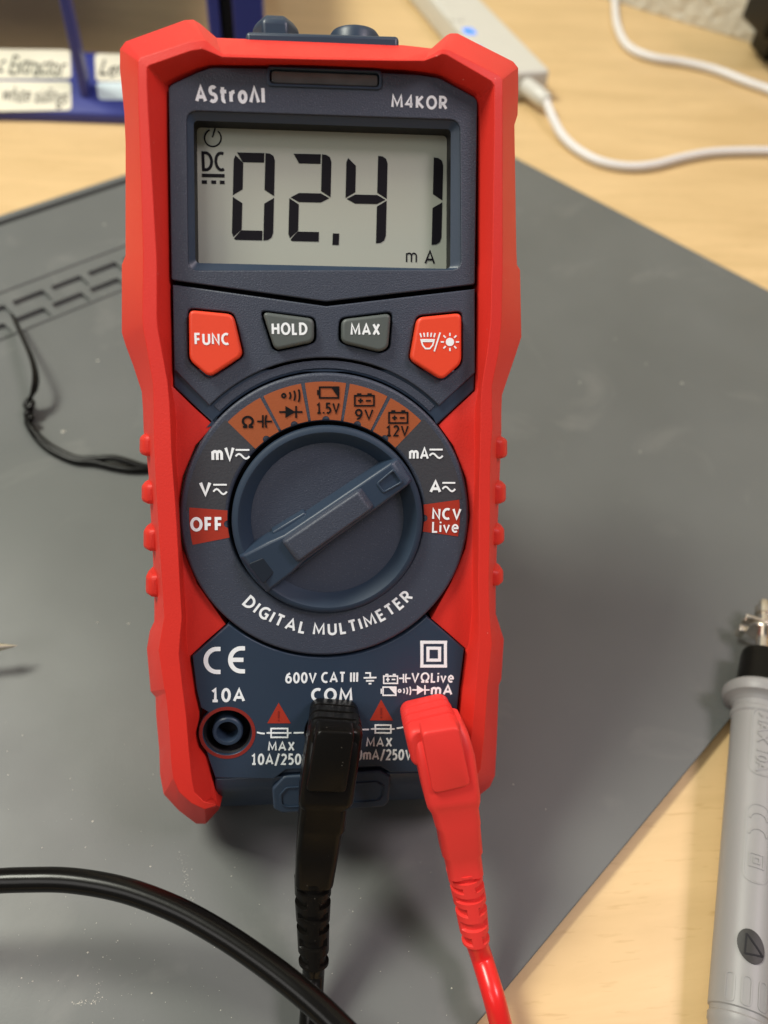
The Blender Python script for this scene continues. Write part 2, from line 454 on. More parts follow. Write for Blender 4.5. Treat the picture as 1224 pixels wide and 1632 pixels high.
# ================================================================== SOLDERING MAT
MT = 3.0
def txy(x, y, h=MT):
    p = tp(x, y, h); return Vector((p.x, p.y))
def isect(p, d, q_, e):
    k = d.x * e.y - d.y * e.x
    s = ((q_.x - p.x) * e.y - (q_.y - p.y) * e.x) / k
    return p + d * s
a0, a1 = txy(0, 343), txy(198, 278)
b0, b1 = txy(820, 250), txy(1224, 462)
c0, c1 = txy(1172, 1138), txy(800, 1588)
dA = (a1 - a0).normalized(); dB = (b1 - b0).normalized(); dC = (c1 - c0).normalized()
top_c = isect(a0, dA, b0, dB); right_c = isect(b0, dB, c0, dC)
u = dB; v = -dA                             # mat frame: u along the right-hand edge, v away from the far corner
if v.dot(c1 - c0) < 0: v = -v
def mt(s, t): p = top_c + u * s + v * t; return (p.x, p.y)
def mst(x, y, h=MT):
    p = txy(x, y, h) - top_c; det = u.x * v.y - u.y * v.x
    return ((p.x * v.y - p.y * v.x) / det, (u.x * p.y - u.y * p.x) / det)
Wm = (right_c - top_c).length; Lm = 420
mat_root = empty('soldering_mat', (*((top_c + right_c) / 2), 0))
mo = mat_root.location.copy() / MM
def moff(pts): return [(p[0] - mo.x, p[1] - mo.y) for p in pts]
g0 = mst(100, 428)[0]; g1 = mst(100, 502)[0]          # long tray strip moulded along the left-hand edge
r1 = mst(100, 446)[0]; r1b = mst(100, 468)[0]; r2 = mst(100, 474)[0]; r2b = mst(100, 494)[0]
ge = g1 - (1.6 if g1 > g0 else -1.6); gs_ = g1 - (.7 if g1 > g0 else -.7)
strip = [mt(g0, 14), mt(ge, 14), mt(ge, Lm - 16), mt(g0, Lm - 16)]
slit = [mt(gs_, 14), mt(g1, 14), mt(g1, Lm - 16), mt(gs_, Lm - 16)]
outer = rpoly([mt(0, 0), mt(Wm, 0), mt(Wm, Lm), mt(0, Lm)], 4)
lip = [mt(3.2, 3.2), mt(6.0, 3.2), mt(6.0, Lm - 6), mt(3.2, Lm - 6)]
plate('mat_sheet', [moff(outer), moff(rpoly(strip, 1.2)), moff(slit), moff(lip)], 1.1, MT, SILICONE, mat_root, bev=.3)
# tray floor with its two rows of shallow pockets
t0 = mst(13, 473)[1]; t1 = mst(62, 454)[1]
pl = abs(t1 - t0); pit = abs(mst(74, 449)[1] - mst(13, 473)[1]); 
holes = []
tA = mst(74, 449)[1]
tB = mst(95, 495)[1]
for (s0, s1, tz) in ((r1, r1b, tA), (r2, r2b, tB)):
    k0 = int((tz - 20) / pit)
    for k in range(-k0, int((Lm - 24 - tz) / pit)):
        t_ = tz + k * pit
        holes.append(moff(rpoly([mt(s0, t_ - pl), mt(s1, t_ - pl), mt(s1, t_), mt(s0, t_)], .5, 2)))
fl = [mt(g0 - 1, 13), mt(g1 + 1, 13), mt(g1 + 1, Lm - 15), mt(g0 - 1, Lm - 15)]
plate('parts_tray', [moff(fl)] + holes, .95, 2.45, SILICONE, mat_root, bev=.12, seg=1)
plate('mat_backing', [moff(rpoly([mt(.8, .8), mt(Wm - .8, .8), mt(Wm - .8, Lm - .8), mt(.8, Lm - .8)], 4))], .15, 1.0, SILICONE, mat_root)
tag(mat_root, 'large dark grey silicone soldering mat lying diagonally under the multimeter', 'mat')

# dust and crumbs on the mat
dv = []; df = []
def fleck(x, y, r):
    p = tp(x, y, MT); n = random.randint(4, 6); b = len(dv); a0_ = random.random() * 6
    st = random.uniform(.5, 1)
    for k in range(n):
        a = a0_ + 2 * math.pi * k / n; q_ = r * random.uniform(.6, 1.1)
        dv.append((p.x + q_ * math.cos(a), p.y + st * q_ * math.sin(a), MT + .02))
    dv.append((p.x, p.y, MT + .02 + r * .55)); 
    for k in range(n): df.append((b + k, b + (k + 1) % n, b + n))
for x, y, r in ((101, 688, .75), (156, 575, .55), (166, 358, .5), (924, 610, .45), (1087, 611, .5), (148, 1309, .22), (240, 1381, .2), (67, 1351, .2), (140, 1518, .25), (243, 1348, .2), (124, 1555, .18), (52, 1564, .2), (242, 1583, .2), (13, 1235, .2), (155, 992, .35), (205, 994, .28), (980, 540, .35), (1030, 580, .3), (1020, 720, .3), (818, 1250, .2), (870, 1290, .15), (720, 1575, .18)):
    fleck(x, y, r)
for i in range(210):
    x = random.gauss(130, 120) if i % 2 else random.uniform(0, 740); y = random.gauss(1540, 110) if i % 2 else random.uniform(1120, 1632)
    if x < 0 or y > 1640 or (x > 740 - (y - 1300) * .05): continue
    fleck(x, y, random.choice((.05, .06, .06, .07, .08, .10, .13)))
for i in range(60):                         # the broken streak of flux near the lower edge
    t = random.random(); fleck(115 + 45 * t + random.gauss(0, 3), 1600 - 4 * t + random.gauss(0, 2.5) - (38 * random.random() if t > .85 else 0), random.choice((.06, .08, .12)))
for i in range(45):
    t = random.random(); fleck(288 + 18 * t + random.gauss(0, 4), 1365 + 75 * t + random.gauss(0, 6), random.choice((.05, .06, .1)))
dust = mesh('dust', dv, df, CRUMB, None)
tag(dust, kind='stuff')

# ================================================================== MULTIMETER
meter = empty('multimeter', (0, 0, H0), (TILT, 0, 0))
tag(meter, 'red and navy digital multimeter propped upright on its stand, display showing 02.41', 'multimeter')

# --- red rubber holster: outer edge, ridge (two lines), foot of the inner wall, inner edge
ST = [
 ((349,1290),(345,1284),(344,1282),(346,1283),(350,1285)),
 ((328,1313),(326,1290),(325,1278),(338,1269),(345,1275)),
 ((313,1313),(305,1280),(309,1262),(336,1250),(342,1258)),
 ((285,1292),(285,1262),(306,1245),(331,1224),(337,1235)),
 ((261,1266),(276,1240),(304,1225),(325,1203),(332,1209)),
 ((255,1235),(273,1215),(301,1195),(314,1190),(318,1190)),
 ((254,1197),(271,1180),(299,1170),(309,1168),(313,1168)),
 ((251,1165),(269,1150),(297,1145),(313,1143),(317,1146)),
 ((249,1143),(267,1130),(295,1128),(314,1130),(318,1132)),
 ((248,1111),(264,1105),(292,1105),(309,1105),(313,1105)),
 ((240,1102),(262,1098),(291,1098),(308,1095),(312,1096)),
 ((234,1034),(253,1036),(285,1042),(299,1045),(303,1046)),
 ((239,1005),(258,1005),(288,1005),(296,1010),(330,1021)),
 ((246,990),(262,983),(290,985),(297,985),(360,995)),
 ((246,940),(259,935),(287,935),(293,935),207),
 ((243,870),(254,860),(283,860),(289,860),192),
 ((240,815),(251,810),(280,810),(286,810),178),
 ((237,760),(248,757),(276,757),(282,757),163),
 ((233,715),(246,715),(273,715),(280,715),150),
 ((229,687),(245,680),(272,678),(281,672),(341,678)),
 ((228,655),(245,645),(270,640),(278,645),(308,648)),
 ((226,625),(244,612),(267,608),(272,612),(276,617)),
 ((212,582),(235,560),(258,560),(271,560),(275,560)),
 ((200,550),(228,522),(251,522),(270,522),(274,522)),
 ((194,530),(227,505),(250,505),(269,505),(273,505)),
 ((194,422),(228,420),(250,420),(267,420),(271,420)),
 ((200,407),(228,400),(249,400),(267,400),(271,400)),
 ((200,229),(223,229),(239,229),(264,229),(268,229)),
 ((198,180),(221,178),(236,178),(264,178),(268,178)),
 ((191,110),(220,130),(234,135),(263,142),(268,142)),
 ((191,78),(220,98),(234,108),(263,134),(268,137)),
 ((200,66),(224,92),(238,104),(268,129),(273,134)),
 ((294,32),(303,66),(304,81),(311,110),(315,114)),
 ((308,31),(325,64),(322,78),(325,106),(328,109)),
 ((318,37),(330,66),(328,80),(334,104),(337,107)),
 ((345,60),(354,86),(354,91),(360,104),(362,107)),
 ((500,66),(500,91),(500,95),(500,105),(500,108)),
 ((644,72),(640,94),(640,97),(640,111),(640,114)),
 ((688,77),(678,94),(676,97),(668,114),(667,118)),
 ((712,56),(700,80),(698,89),(692,117),(690,121)),
 ((718,53),(706,78),(704,86),(702,120),(700,123)),
 ((729,53),(716,80),(711,87),(712,124),(709,127)),
 ((818,98),(797,121),(783,129),(763,150),(757,154)),
 ((826,108),(801,127),(788,136),(766,156),(761,160)),
 ((826,150),(801,155),(788,160),(766,170),(761,172)),
 ((825,183),(801,183),(788,186),(767,186),(762,186)),
 ((820,199),(801,199),(788,200),(767,200),(762,200)),
 ((823,400),(801,400),(785,400),(766,400),(762,400)),
 ((824,422),(801,420),(785,420),(766,420),(762,420)),
 ((829,430),(801,428),(784,428),(765,428),(761,428)),
 ((831,537),(799,515),(782,515),(764,515),(760,515)),
 ((822,565),(795,560),(777,560),(763,560),(759,560)),
 ((800,630),(784,615),(768,615),(763,618),(757,623)),
 ((799,660),(784,650),(766,650),(757,652),(727,650)),
 ((799,690),(785,682),(766,680),(756,680),(699,678)),
 ((798,720),(782,718),(765,718),(757,718),29),
 ((796,765),(781,765),(764,765),(757,765),15),
 ((794,815),(781,815),(763,815),(755,815),0),
 ((792,865),(780,865),(763,865),(754,865),-14),
 ((790,935),(779,930),(762,930),(753,930),-29),
 ((790,978),(780,975),(763,975),(753,975),(687,986)),
 ((797,1000),(782,1000),(763,1003),(750,1003),(715,1010)),
 ((803,1019),(784,1025),(763,1030),(747,1030),(742,1034)),
 ((799,1083),(778,1085),(759,1085),(740,1085),(736,1085)),
 ((795,1092),(777,1095),(758,1095),(738,1095),(734,1096)),
 ((792,1176),(772,1170),(752,1165),(732,1150),(728,1150)),
 ((789,1236),(766,1225),(745,1215),(722,1200),(716,1205)),
 ((781,1254),(755,1245),(738,1232),(715,1225),(708,1232)),
 ((759,1272),(740,1258),(728,1246),(703,1240),(698,1252)),
 ((730,1288),(716,1268),(712,1258),(692,1256),(690,1266)),
 ((700,1286),(697,1272),(696,1270),(688,1268),(686,1272)),
]
ZH = (-7.0, 3.0, 3.3, -.35, -.8)
OC = mp(521, 826, 0)
hv = []; hf = []; NR = 8
for s in ST:
    o_ = mp(*s[0], ZH[0])
    bk = Vector((o_.x * .93, o_.y * .955 + .3, -25.0))
    bi = Vector((o_.x * .80, o_.y * .86, -27.0))
    row = [bi, bk, o_ + Vector((0, 0, -2.5)), o_]
    for k in (1, 2, 3): row.append(mp(*s[k], ZH[k]))
    if isinstance(s[4], tuple): row.append(mp(*s[4], ZH[4]))
    else: row.append(Vector((OC.x + 23.35 * math.cos(R(s[4])), OC.y + 23.35 * math.sin(R(s[4])), ZH[4])))
    row.append(Vector((row[-1].x, row[-1].y, -6)))
    hv += row
NR = 9
for i in range(len(ST) - 1):
    for k in range(NR - 1):
        a = i * NR + k
        hf.append((a, a + 1, a + NR + 1, a + NR))
hf.append(tuple(range(NR))); hf.append(tuple(range((len(ST) - 1) * NR, len(ST) * NR)))
holster = mesh('holster', hv, hf, RED, meter, smooth=32)
bevel(holster, .55, 3, 22)
# grip ribs on both sides of the waist
def grip(side, x, ya, yb):
    xo = x - side * 2.2
    zt, zb = -3.5, -20
    o1 = mp(xo, ya, -7); o2 = mp(xo, yb, -7); i1 = mp(x - side * 30, ya, -7); i2 = mp(x - side * 30, yb, -7)
    e = [(i1.x, i1.y), (o1.x, o1.y - .25), (o2.x, o2.y + .25), (i2.x, i2.y)]
    rings = []
    for zz, ins in ((zb, .6), (zt - 3, 0), (zt - .8, .15), (zt + 1.0, 1.1)):
        rings.append([(e[0][0], e[0][1], zz), (e[1][0] - side * ins, e[1][1] - ins * .3, zz), (e[2][0] - side * ins, e[2][1] + ins * .3, zz), (e[3][0], e[3][1], zz)])
    g = loft('grip_rib', rings, RED, holster, smooth=30); bevel(g, .7, 4, 25)
for x, a, b in ((224.5, 688, 725), (227.5, 763, 799), (230.5, 833, 872), (234, 904, 943)): grip(-1, x, a, b)
for x, a, b in ((805.5, 693, 729), (803.5, 763, 799), (801, 831, 863), (799.5, 896, 926)): grip(1, x, a, b)

# --- dark inner case that everything sits in
case_out = [(-23, 64), (-20.5, 66.5), (20, 66.5), (24, 62), (24, 18), (19, 14), (19, -14), (22, -24), (16, -44), (-14, -44), (-22, -24), (-19, -14), (-19, 14), (-24, 18)]
plate('back_case', [case_out], -26.5, -5.0, DARK, meter)
def edge_strip():                           # smooth navy lower edge under the terminal panel
    rings = []
    for x in (343, 420, 520, 620, 690):
        sl = (x - 343) * -.036
        r = [mp(x, 1238 + sl, -1.2), mp(x, 1241 + sl, -.35), mp(x, 1256 + sl, -.9), mp(x, 1262 + sl, -2.0), mp(x, 1286 + sl, -9.5)]
        r.append(Vector((r[-1].x, r[-1].y + 1.0, -26))); r.append(Vector((r[0].x, r[0].y + 4, -26))); r.append(Vector((r[0].x, r[0].y + 4, -3)))
        rings.append(r)
    o = loft('lower_edge', rings, NAVYS, meter, smooth=30); return bevel(o, .35, 2, 25)
edge_strip()

# --- display bezel
rec_o = rpoly(px([(297, 176), (733, 191), (735, 430), (300, 431)]), 1.6, 6)
rec_m = rpoly(px([(302, 183), (728, 198), (729, 430), (305, 427)], -.5), 1.1, 6)
bez = px([(268.5, 139), (274, 134), (315, 114.5), (337, 107), (500, 109), (667, 118.5), (700, 124), (757, 155), (761, 161), (757, 453), (520, 480.5), (273, 446)])
sens_h = px([(428, 108.5), (606, 115.5), (605.5, 141), (428.5, 135)])
bezel = plate('display_bezel', [rpoly(bez, .35, 2), rec_o, rpoly(sens_h, .4, 3)], -1.6, 0, NAVY, meter, bev=.18)
win = rpoly(px([(308.5, 192), (718.5, 206), (717.5, 428.5), (311.5, 419)], -1.0), .7, 6)
loft('bezel_slope', [[(p[0], p[1], -.10) for p in rec_o], [(p[0], p[1], -.30) for p in rec_o], [(p[0], p[1], -1.0) for p in win]], NAVYS, bezel, cap=(False, False))
loft('window_rim', [[(p[0], p[1], -1.0) for p in win], [(p[0], p[1], -1.15) for p in win], [(p[0] * .999, p[1], -4.5) for p in win]], GLOSSBLK, bezel, cap=(False, False))
ZL = -4.3
screen = plate('display_screen', [[(p[0] * 1.0, p[1]) for p in win]], ZL - .4, ZL, LCD, meter)
# segment digits
def digit(x, y, segs, w=65.5, h=139, t=15.2):
    m = h / 2
    S = dict(a=[(5, 0), (w - t - 2, 0), (w - t - 2, t), (t - 1, t)],
             b=[(w - t, 0), (w - 8, .8), (w - 2.5, 4.5), (w, 12), (w, m - 1.5), (w - t, m - 11)],
             c=[(w, m + 1.5), (w, h - 12), (w - 2.5, h - 4.5), (w - 8, h - .8), (w - t, h), (w - t, m + 11)],
             d=[(t - 1, h - t), (w - t - 2, h - t), (w - t - 2, h), (6, h), (3.5, h - 2)],
             e=[(0, m + 1.5), (t, m + 11), (t, h - t - 1.5), (2.5, h - 4.5), (0, h - 11)],
             f=[(0, m - 1.5), (0, 11), (2.5, 4.5), (t, t + 1.5), (t, m - 11)],
             g=[(2, m), (t, m - t * .47), (w - t, m - t * .47), (w - 2, m), (w - t, m + t * .47), (t, m + t * .47)])
    polys = []
    for s in segs:
        polys.append(px([(x + a + 3.5 * (1 - b / h), y + b + .022 * a) for a, b in S[s]], ZL))
    return printed('digit', polys, ZL + .02, SEG, screen)
digit(369.5, 243, 'abcdef'); digit(459.5, 245, 'abged'); digit(549, 247.5, 'fgbc'); digit(637.5, 250, 'bc')
printed('decimal_point', [px([(530.5, 372), (540.5, 372.3), (539.8, 390.5), (529.8, 390.2)], ZL)], ZL + .02, SEG, screen)
ZT = ZL + .02
text('lettering', 'DC', 322, 241.5, 358.5, 273, ZT, SEG, screen, .02, .005)
psym('direct_current_symbol', [[(322, 279.5), (358, 280.3)], [(322, 290), (330, 290.2)], [(337, 290.3), (344.5, 290.5)], [(350.5, 290.6), (358, 290.8)]], 4.8, ZT, SEG, screen)
pc = [(339.2 + 13.2 * math.sin(R(a)), 220.0 - 13.6 * math.cos(R(a))) for a in range(38, 345, 12)]
psym('power_symbol', [pc, [(338.5, 219), (343, 204.5)]], 2.2, ZT, SEG, screen)
text('lettering', 'm', 646.5, 402.5, 665, 418.5, ZT, SEG, screen, .02, .0)
text('lettering', 'A', 676.5, 398.5, 693.5, 421, ZT, SEG, screen, .02, .0)
# smoked sensor window at the top
sw = plate('sensor_window', [rpoly(px([(431.5, 111.5), (603, 118.5), (602.5, 138), (432, 132)], -.2), .5, 4)], -1.2, -.25, SENSOR, meter, bev=.2)
plate('sensor_frame', [rpoly(px([(425, 106), (609.5, 113), (608.5, 144), (425.5, 138)]), .7, 4), rpoly(px([(430, 110), (604.5, 117), (604, 139.5), (430.5, 133.5)]), .6, 4)], -.9, .28, NAVYS, meter, bev=.12)
text('lettering', 'AStro\u039bI', 311, 136.5, 422, 165, .01, WHITE, bezel, .022, .028)
text('lettering', 'M4KOR', 623.5, 151.5, 713.5, 174, .01, WHITE, bezel, .036, .022, 1.1)

# --- keypad panel with the V seam above it and the arc over the dial
arc_top = [(OC.x + 25.15 * math.cos(R(a)), OC.y + 25.15 * math.sin(R(a))) for a in [45 + 3 * k for k in range(31)]]
keyp = px([(277, 589), (275, 453.5), (520, 488), (757, 460.5), (757.5, 594)]) + arc_top
B_FUNC = [(301, 494), (371.5, 501), (387, 567), (334, 601.5), (302, 574)]
B_HOLD = [(418, 497), (500.5, 508), (500.5, 545), (438, 558.5)]
B_MAX = [(544, 509), (623, 499.5), (618.5, 554), (606, 561), (544, 546)]
B_LAMP = [(665, 506), (735, 499), (735, 579), (704, 606), (653, 573.5)]
def grow(pts, k):
    cx = sum(p[0] for p in pts) / len(pts); cy = sum(p[1] for p in pts) / len(pts)
    return [(cx + (x - cx) * k, cy + (y - cy) * k) for x, y in pts]
keyhole = [rpoly(px(grow(b, k)), 1.0, 4) for b, k in ((B_FUNC, 1.06), (B_HOLD, 1.09), (B_MAX, 1.09), (B_LAMP, 1.06))]
keypad = plate('keypad_panel', [keyp] + keyhole, -1.6, 0, NAVY, meter, bev=.22)
def button(pts, m, h=1.1):
    return plate('button', [rpoly(px(pts, h * .6), .95, 5)], -2.4, h, m, meter, bev=.5, seg=4)
bf = button(B_FUNC, REDK, 1.2); bh = button(B_HOLD, GREYK, 1.0); bm_ = button(B_MAX, GREYK, 1.0); bl = button(B_LAMP, REDK, 1.2)
bf['label'] = 'orange red FUNC button'; bh['label'] = 'grey HOLD button'; bm_['label'] = 'grey MAX button'; bl['label'] = 'orange red lamp button'
text('lettering', 'FUNC', 310, 530.5, 365.5, 550, 1.21, WHITE, bf, .0, .02)
text('lettering', 'HOLD', 433, 514, 490, 534, 1.01, WHITE, bh, .0, .02)
text('lettering', 'MAX', 558.5, 515, 606, 535, 1.01, WHITE, bm_, .0, .02)
sun = [[(717 + 9.5 * math.cos(R(a)), 545 - 9.5 * math.sin(R(a))), (717 + 14.5 * math.cos(R(a)), 545 - 14.5 * math.sin(R(a)))] for a in range(0, 360, 45)]
bowl = [(671, 541.5), (692, 541.5), (689.5, 550), (685, 555.5), (678, 555.5), (673.5, 550), (671, 541.5)]
rays = [[(671 - 1.5, 531), (671.5, 537.5)], [(675.5, 530.5), (676.5, 537)], [(681.5, 530), (681.5, 537)], [(687.5, 530.5), (686.5, 537)], [(693.5, 531), (691.5, 537.5)]]
psym('lamp_symbol', [bowl, [(671, 544), (692, 544)]] + rays + sun + [[(701.5, 530), (692, 560)]], 2.2, 1.21, WHITE, bl, solids=[[(717 + 6.6 * math.cos(R(a)), 545 - 6.6 * math.sin(R(a))) for a in range(0, 360, 15)]])

# --- collar round the upper half of the dial
collar = px([(276, 588)]) + [mxy(276, 616), mxy(340, 676)]
collar += [(OC.x + 23.15 * math.cos(R(a)), OC.y + 23.15 * math.sin(R(a))) for a in [140 - 4 * k for k in range(26)]]
collar += [mxy(698.5, 676), mxy(757, 622), mxy(757.5, 590)]
plate('dial_collar', [collar + px([(700, 480), (520, 500), (340, 480)])[:0]], -2.2, -.55, NAVYS, meter, bev=.25)
arc_in = [(OC.x + 24.75 * math.cos(R(a)), OC.y + 24.75 * math.sin(R(a))) for a in [46 + 4 * k for k in range(23)]]
arc_in2 = [(OC.x + 23.5 * math.cos(R(a)), OC.y + 23.5 * math.sin(R(a))) for a in [134 - 4 * k for k in range(23)]]
plate('collar_band', [arc_in + arc_in2], -.8, -.42, NAVY, meter, bev=.1)

# --- dial plate
dial = plate('dial_plate', [circ(OC.x, OC.y, 22.9, 160), circ(OC.x, OC.y, 15.45, 120)], -3.0, .45, NAVY, meter, bev=.5, seg=4)
ZD = .46
def sector(a0, a1, r0=15.6, r1=21.45, z=ZD, notch=True):
    n = max(4, int(abs(a1 - a0) / 2)); C = mp(521, 826, z)
    o = [(C.x + r1 * math.cos(R(a0 + (a1 - a0) * k / n)), C.y + r1 * math.sin(R(a0 + (a1 - a0) * k / n))) for k in range(n + 1)]
    am = (a0 + a1) / 2; i = []
    for k in range(n + 1):
        a = a1 + (a0 - a1) * k / n
        i.append((C.x + r0 * math.cos(R(a)), C.y + r0 * math.sin(R(a))))
    if notch:
        nc = Vector((C.x + r0 * math.cos(R(am)), C.y + r0 * math.sin(R(am)))); i2 = []
        dn = [p for p in i if (Vector(p) - nc).length > .58]
        half = len([p for p in i[:len(i) // 2 + 1] if (Vector(p) - nc).length > .58])
        arc = [(nc.x + .58 * math.cos(R(am + b)), nc.y + .58 * math.sin(R(am + b))) for b in (90, 60, 30, 0, -30, -60, -90)]
        i = dn[:half] + arc + dn[half:]
    return o + i
for a0_, a1_ in ((134.5, 176), (7.5, 46)): printed('charcoal_sector', [sector(a0_, a1_, 15.95, 21.9, notch=False)], ZD, CHAR, dial, .03)
for a0_, a1_ in ((117.9, 134.6), (100.2, 116.4), (81.6, 98.6), (63.6, 80.0), (45.9, 62.0)):
    printed('range_mark', [sector(a0_, a1_)], ZD, ORANGE, dial)
printed('range_mark', [sector(174.6, 190.6)], ZD, BRICK, dial); printed('range_mark', [sector(-8.8, 7.4)], ZD, BRICK, dial)
ZD2 = ZD + .10
text('lettering', '\u03a9', 384.5, 662.5, 405.5, 682, ZD2, BLACKP, dial, 0, .02)
def cap_sym(x0, x1, y, h, w, z, m, par):
    c = (x0 + x1) / 2; g = (x1 - x0) * .12
    psym('capacitor_symbol', [[(x0, y), (c - g, y)], [(c + g, y), (x1, y)], [(c - g, y - h), (c - g, y + h)], [(c + g, y - h), (c + g * .6, y - h * .4), (c + g * .6, y + h * .4), (c + g, y + h)]], w, z, m, par)
cap_sym(410, 433.5, 671.5, 10, 2.6, ZD2, BLACKP, dial)
def diode(x0, x1, y, h, w, z, m, par):
    a = x0 + (x1 - x0) * .27; b = x0 + (x1 - x0) * .70
    psym('diode_symbol', [[(x0, y), (x1, y)], [(b + 1, y - h), (b + 1, y + h)]], w, z, m, par, solids=[[(a, y - h), (b, y), (a, y + h)]])
def buzz(x0, x1, y, h, w, z, m, par):
    L = x1 - x0; o = [(x0 + L * .11 + L * .10 * math.cos(R(t)), y + L * .10 * math.sin(R(t))) for t in range(0, 361, 30)]
    arcs = [o]
    for k, s in ((.42, .55), (.66, .8), (.9, 1.0)):
        arcs.append([(x0 + L * k + L * .10 * (math.cos(R(t)) - .5), y + h * s * math.sin(R(t))) for t in range(-70, 71, 20)])
    psym('buzzer_symbol', arcs, w, z, m, par)
buzz(449, 479, 630.5, 10.5, 2.6, ZD2, BLACKP, dial); diode(445, 482, 656.5, 9.5, 2.6, ZD2, BLACKP, dial)
def cell(x0, x1, y0, y1, w, z, m, par):      # lying battery with a worn corner
    psym('cell_symbol', [[(x0 + 4, y0), (x1, y0), (x1, y1), (x0 + 4, y1), (x0 + 4, y0 - .01)], [(x0 + 1.2, (y0 + y1) / 2 - 4), (x0 + 1.2, (y0 + y1) / 2 + 4)]], w, z, m, par, solids=[[(x1 - 12, y0), (x1, y0), (x1, y1)]])
def battery(x0, x1, y0, y1, w, z, m, par):   # block battery with + and -
    ym = y0 + (y1 - y0) * .6; q_ = (x1 - x0)
    psym('battery_symbol', [[(x0, y0 + 4), (x1, y0 + 4), (x1, y1), (x0, y1), (x0, y0 + 3.9)], [(x0 + q_ * .12, y0 + 1.5), (x0 + q_ * .34, y0 + 1.5)], [(x1 - q_ * .34, y0 + 1.5), (x1 - q_ * .12, y0 + 1.5)],
      [(x0 + q_ * .17, ym), (x0 + q_ * .43, ym)], [(x0 + q_ * .30, ym - 3.6), (x0 + q_ * .30, ym + 3.6)], [(x1 - q_ * .42, ym), (x1 - q_ * .16, ym)]], w, z, m, par)
cell(505.5, 539.5, 617, 634, 2.5, ZD2, BLACKP, dial); text('lettering', '1.5V', 504.5, 641.5, 541.5, 659.5, ZD2, BLACKP, dial, 0, .008)
battery(565.5, 596, 626.5, 646.5, 2.5, ZD2, BLACKP, dial); text('lettering', '9V', 565.5, 651.5, 595.5, 669.5, ZD2, BLACKP, dial, 0, .008)
battery(620, 649.5, 653.5, 674, 2.5, ZD2, BLACKP, dial); text('lettering', '12V', 615.5, 677.5, 651.5, 695.5, ZD2, BLACKP, dial, 0, .008)
def acdc(x0, x1, y0, y1, z, m, par):
    n = 8; L = x1 - x0
    wv = [(x0 + L * k / n, y0 + (y1 - y0) * .78 - (y1 - y0) * .26 * math.sin(2 * math.pi * k / n)) for k in range(n + 1)]
    psym('alternating_symbol', [[(x0, y0 + 1.5), (x1, y0 + 1.5)], wv], 2.7, z, m, par)
text('lettering', 'mV', 337, 711.5, 374, 735, ZD2, WHITE, dial, 0, .022); acdc(375.5, 397.5, 715.5, 730.5, ZD2, WHITE, dial)
text('lettering', 'V', 317, 767, 337.5, 790.5, ZD2, WHITE, dial, 0, .03); acdc(340, 361.5, 771, 787, ZD2, WHITE, dial)
text('lettering', 'OFF', 303, 824, 355.5, 847, ZD2, WHITE, dial, 0, .026)
text('lettering', 'mA', 652, 712.5, 683.5, 732.5, ZD2, WHITE, dial, 0, .018); acdc(684.5, 705.5, 715, 729.5, ZD2, WHITE, dial)
text('lettering', 'A', 684, 765, 704, 786, ZD2, WHITE, dial, 0, .03); acdc(705, 725.5, 768, 782.5, ZD2, WHITE, dial)
text('lettering', 'NCV', 688.5, 809.5, 735.5, 828.5, ZD2, WHITE, dial, 0, .022)
text('lettering', 'Live', 688.5, 830.5, 731, 849, ZD2, WHITE, dial, 0, .006)
def arc_text(s, a0, a1, rc, hgt, z, m, par):
    C = mp(521, 826, z); W = R(abs(a1 - a0)) * rc; mes = []; n = 0
    for gx, gs in glyphs(s, W, hgt, .18, .15):
        ang = a0 + (a1 - a0) * gx / W; t = R(ang + 90); ca, sa = math.cos(t), math.sin(t)
        bx, by = C.x + rc * math.cos(R(ang)), C.y + rc * math.sin(R(ang))
        for g in gs:
            mes.append(plate_mesh([[(bx + x * ca - y * sa, by + x * sa + y * ca) for x, y in o] for o in g], z, z + PT + .002 * (n % 5))); n += 1
    return join_meshes('lettering', mes, m, par)
arc_text('DIGITAL MULTIMETER', 225.0, 316.6, 18.45, 2.15, ZD + .01, WHITE, dial)

# --- rotary knob
KC = mp(523, 828.5, 0)
POCKET_SHADE = mat('pocket_shade_navy', (.010, .016, .027), .5, .3)  # navy darkened to paint the shade inside the knob's pocket
KNOBM = mat('navy_knob_plastic', (.022, .038, .064), .55, .28, bump=.12, bscale=2200, var=.1, vscale=80)
knob = lathe('rotary_knob', [(15.05, -2.5), (15.1, .9), (14.95, 1.35), (14.6, 1.6), (14.1, 1.62), (13.75, 1.35), (12.45, -.75), (12.2, -.95), (0.01, -.95)], KNOBM, meter, 128, Matrix.Translation((KC.x, KC.y, 0)))
dish = plate('knob_dish', [circ(KC.x, KC.y, 12.25, 96)], -2.2, -.88, NAVY, knob, bev=.05, seg=1)
pa = mp(402, 915, 2.5); pb = mp(641, 749, 2.5)
ka = math.atan2(pb.y - pa.y, pb.x - pa.x)
KM = Matrix.Translation((KC.x, KC.y, 0)) @ Matrix.Rotation(ka, 4, 'Z')
def kplace(o):
    o.data.transform(Matrix.Scale(MM, 4) @ KM @ Matrix.Scale(1000, 4)); o.data.update(); return o
def kbox(name, prof, par, m, b=.35):        # prof: list of (u, half width low, half width high, z low, z high)
    rings = [[(u_, -wl, zl), (u_, -wh, zh), (u_, wh, zh), (u_, wl, zl)] for u_, wl, wh, zl, zh in prof]
    o = loft(name, rings, m, par, smooth=30); kplace(o); return bevel(o, b, 3, 25)
kbox('grip_bar', [(-14.6, 4.2, 3.7, -1.0, 1.9), (-13.8, 4.1, 3.5, -1.0, 2.6), (-9.2, 3.9, 3.1, -1.0, 3.5), (-6.6, 3.3, 2.6, -1.0, 3.5), (8.5, 3.0, 2.35, -1.0, 3.3), (13.4, 2.9, 2.2, -1.0, 2.9), (14.7, 2.75, 2.1, -1.0, 2.0)], knob, NAVYS, .4)
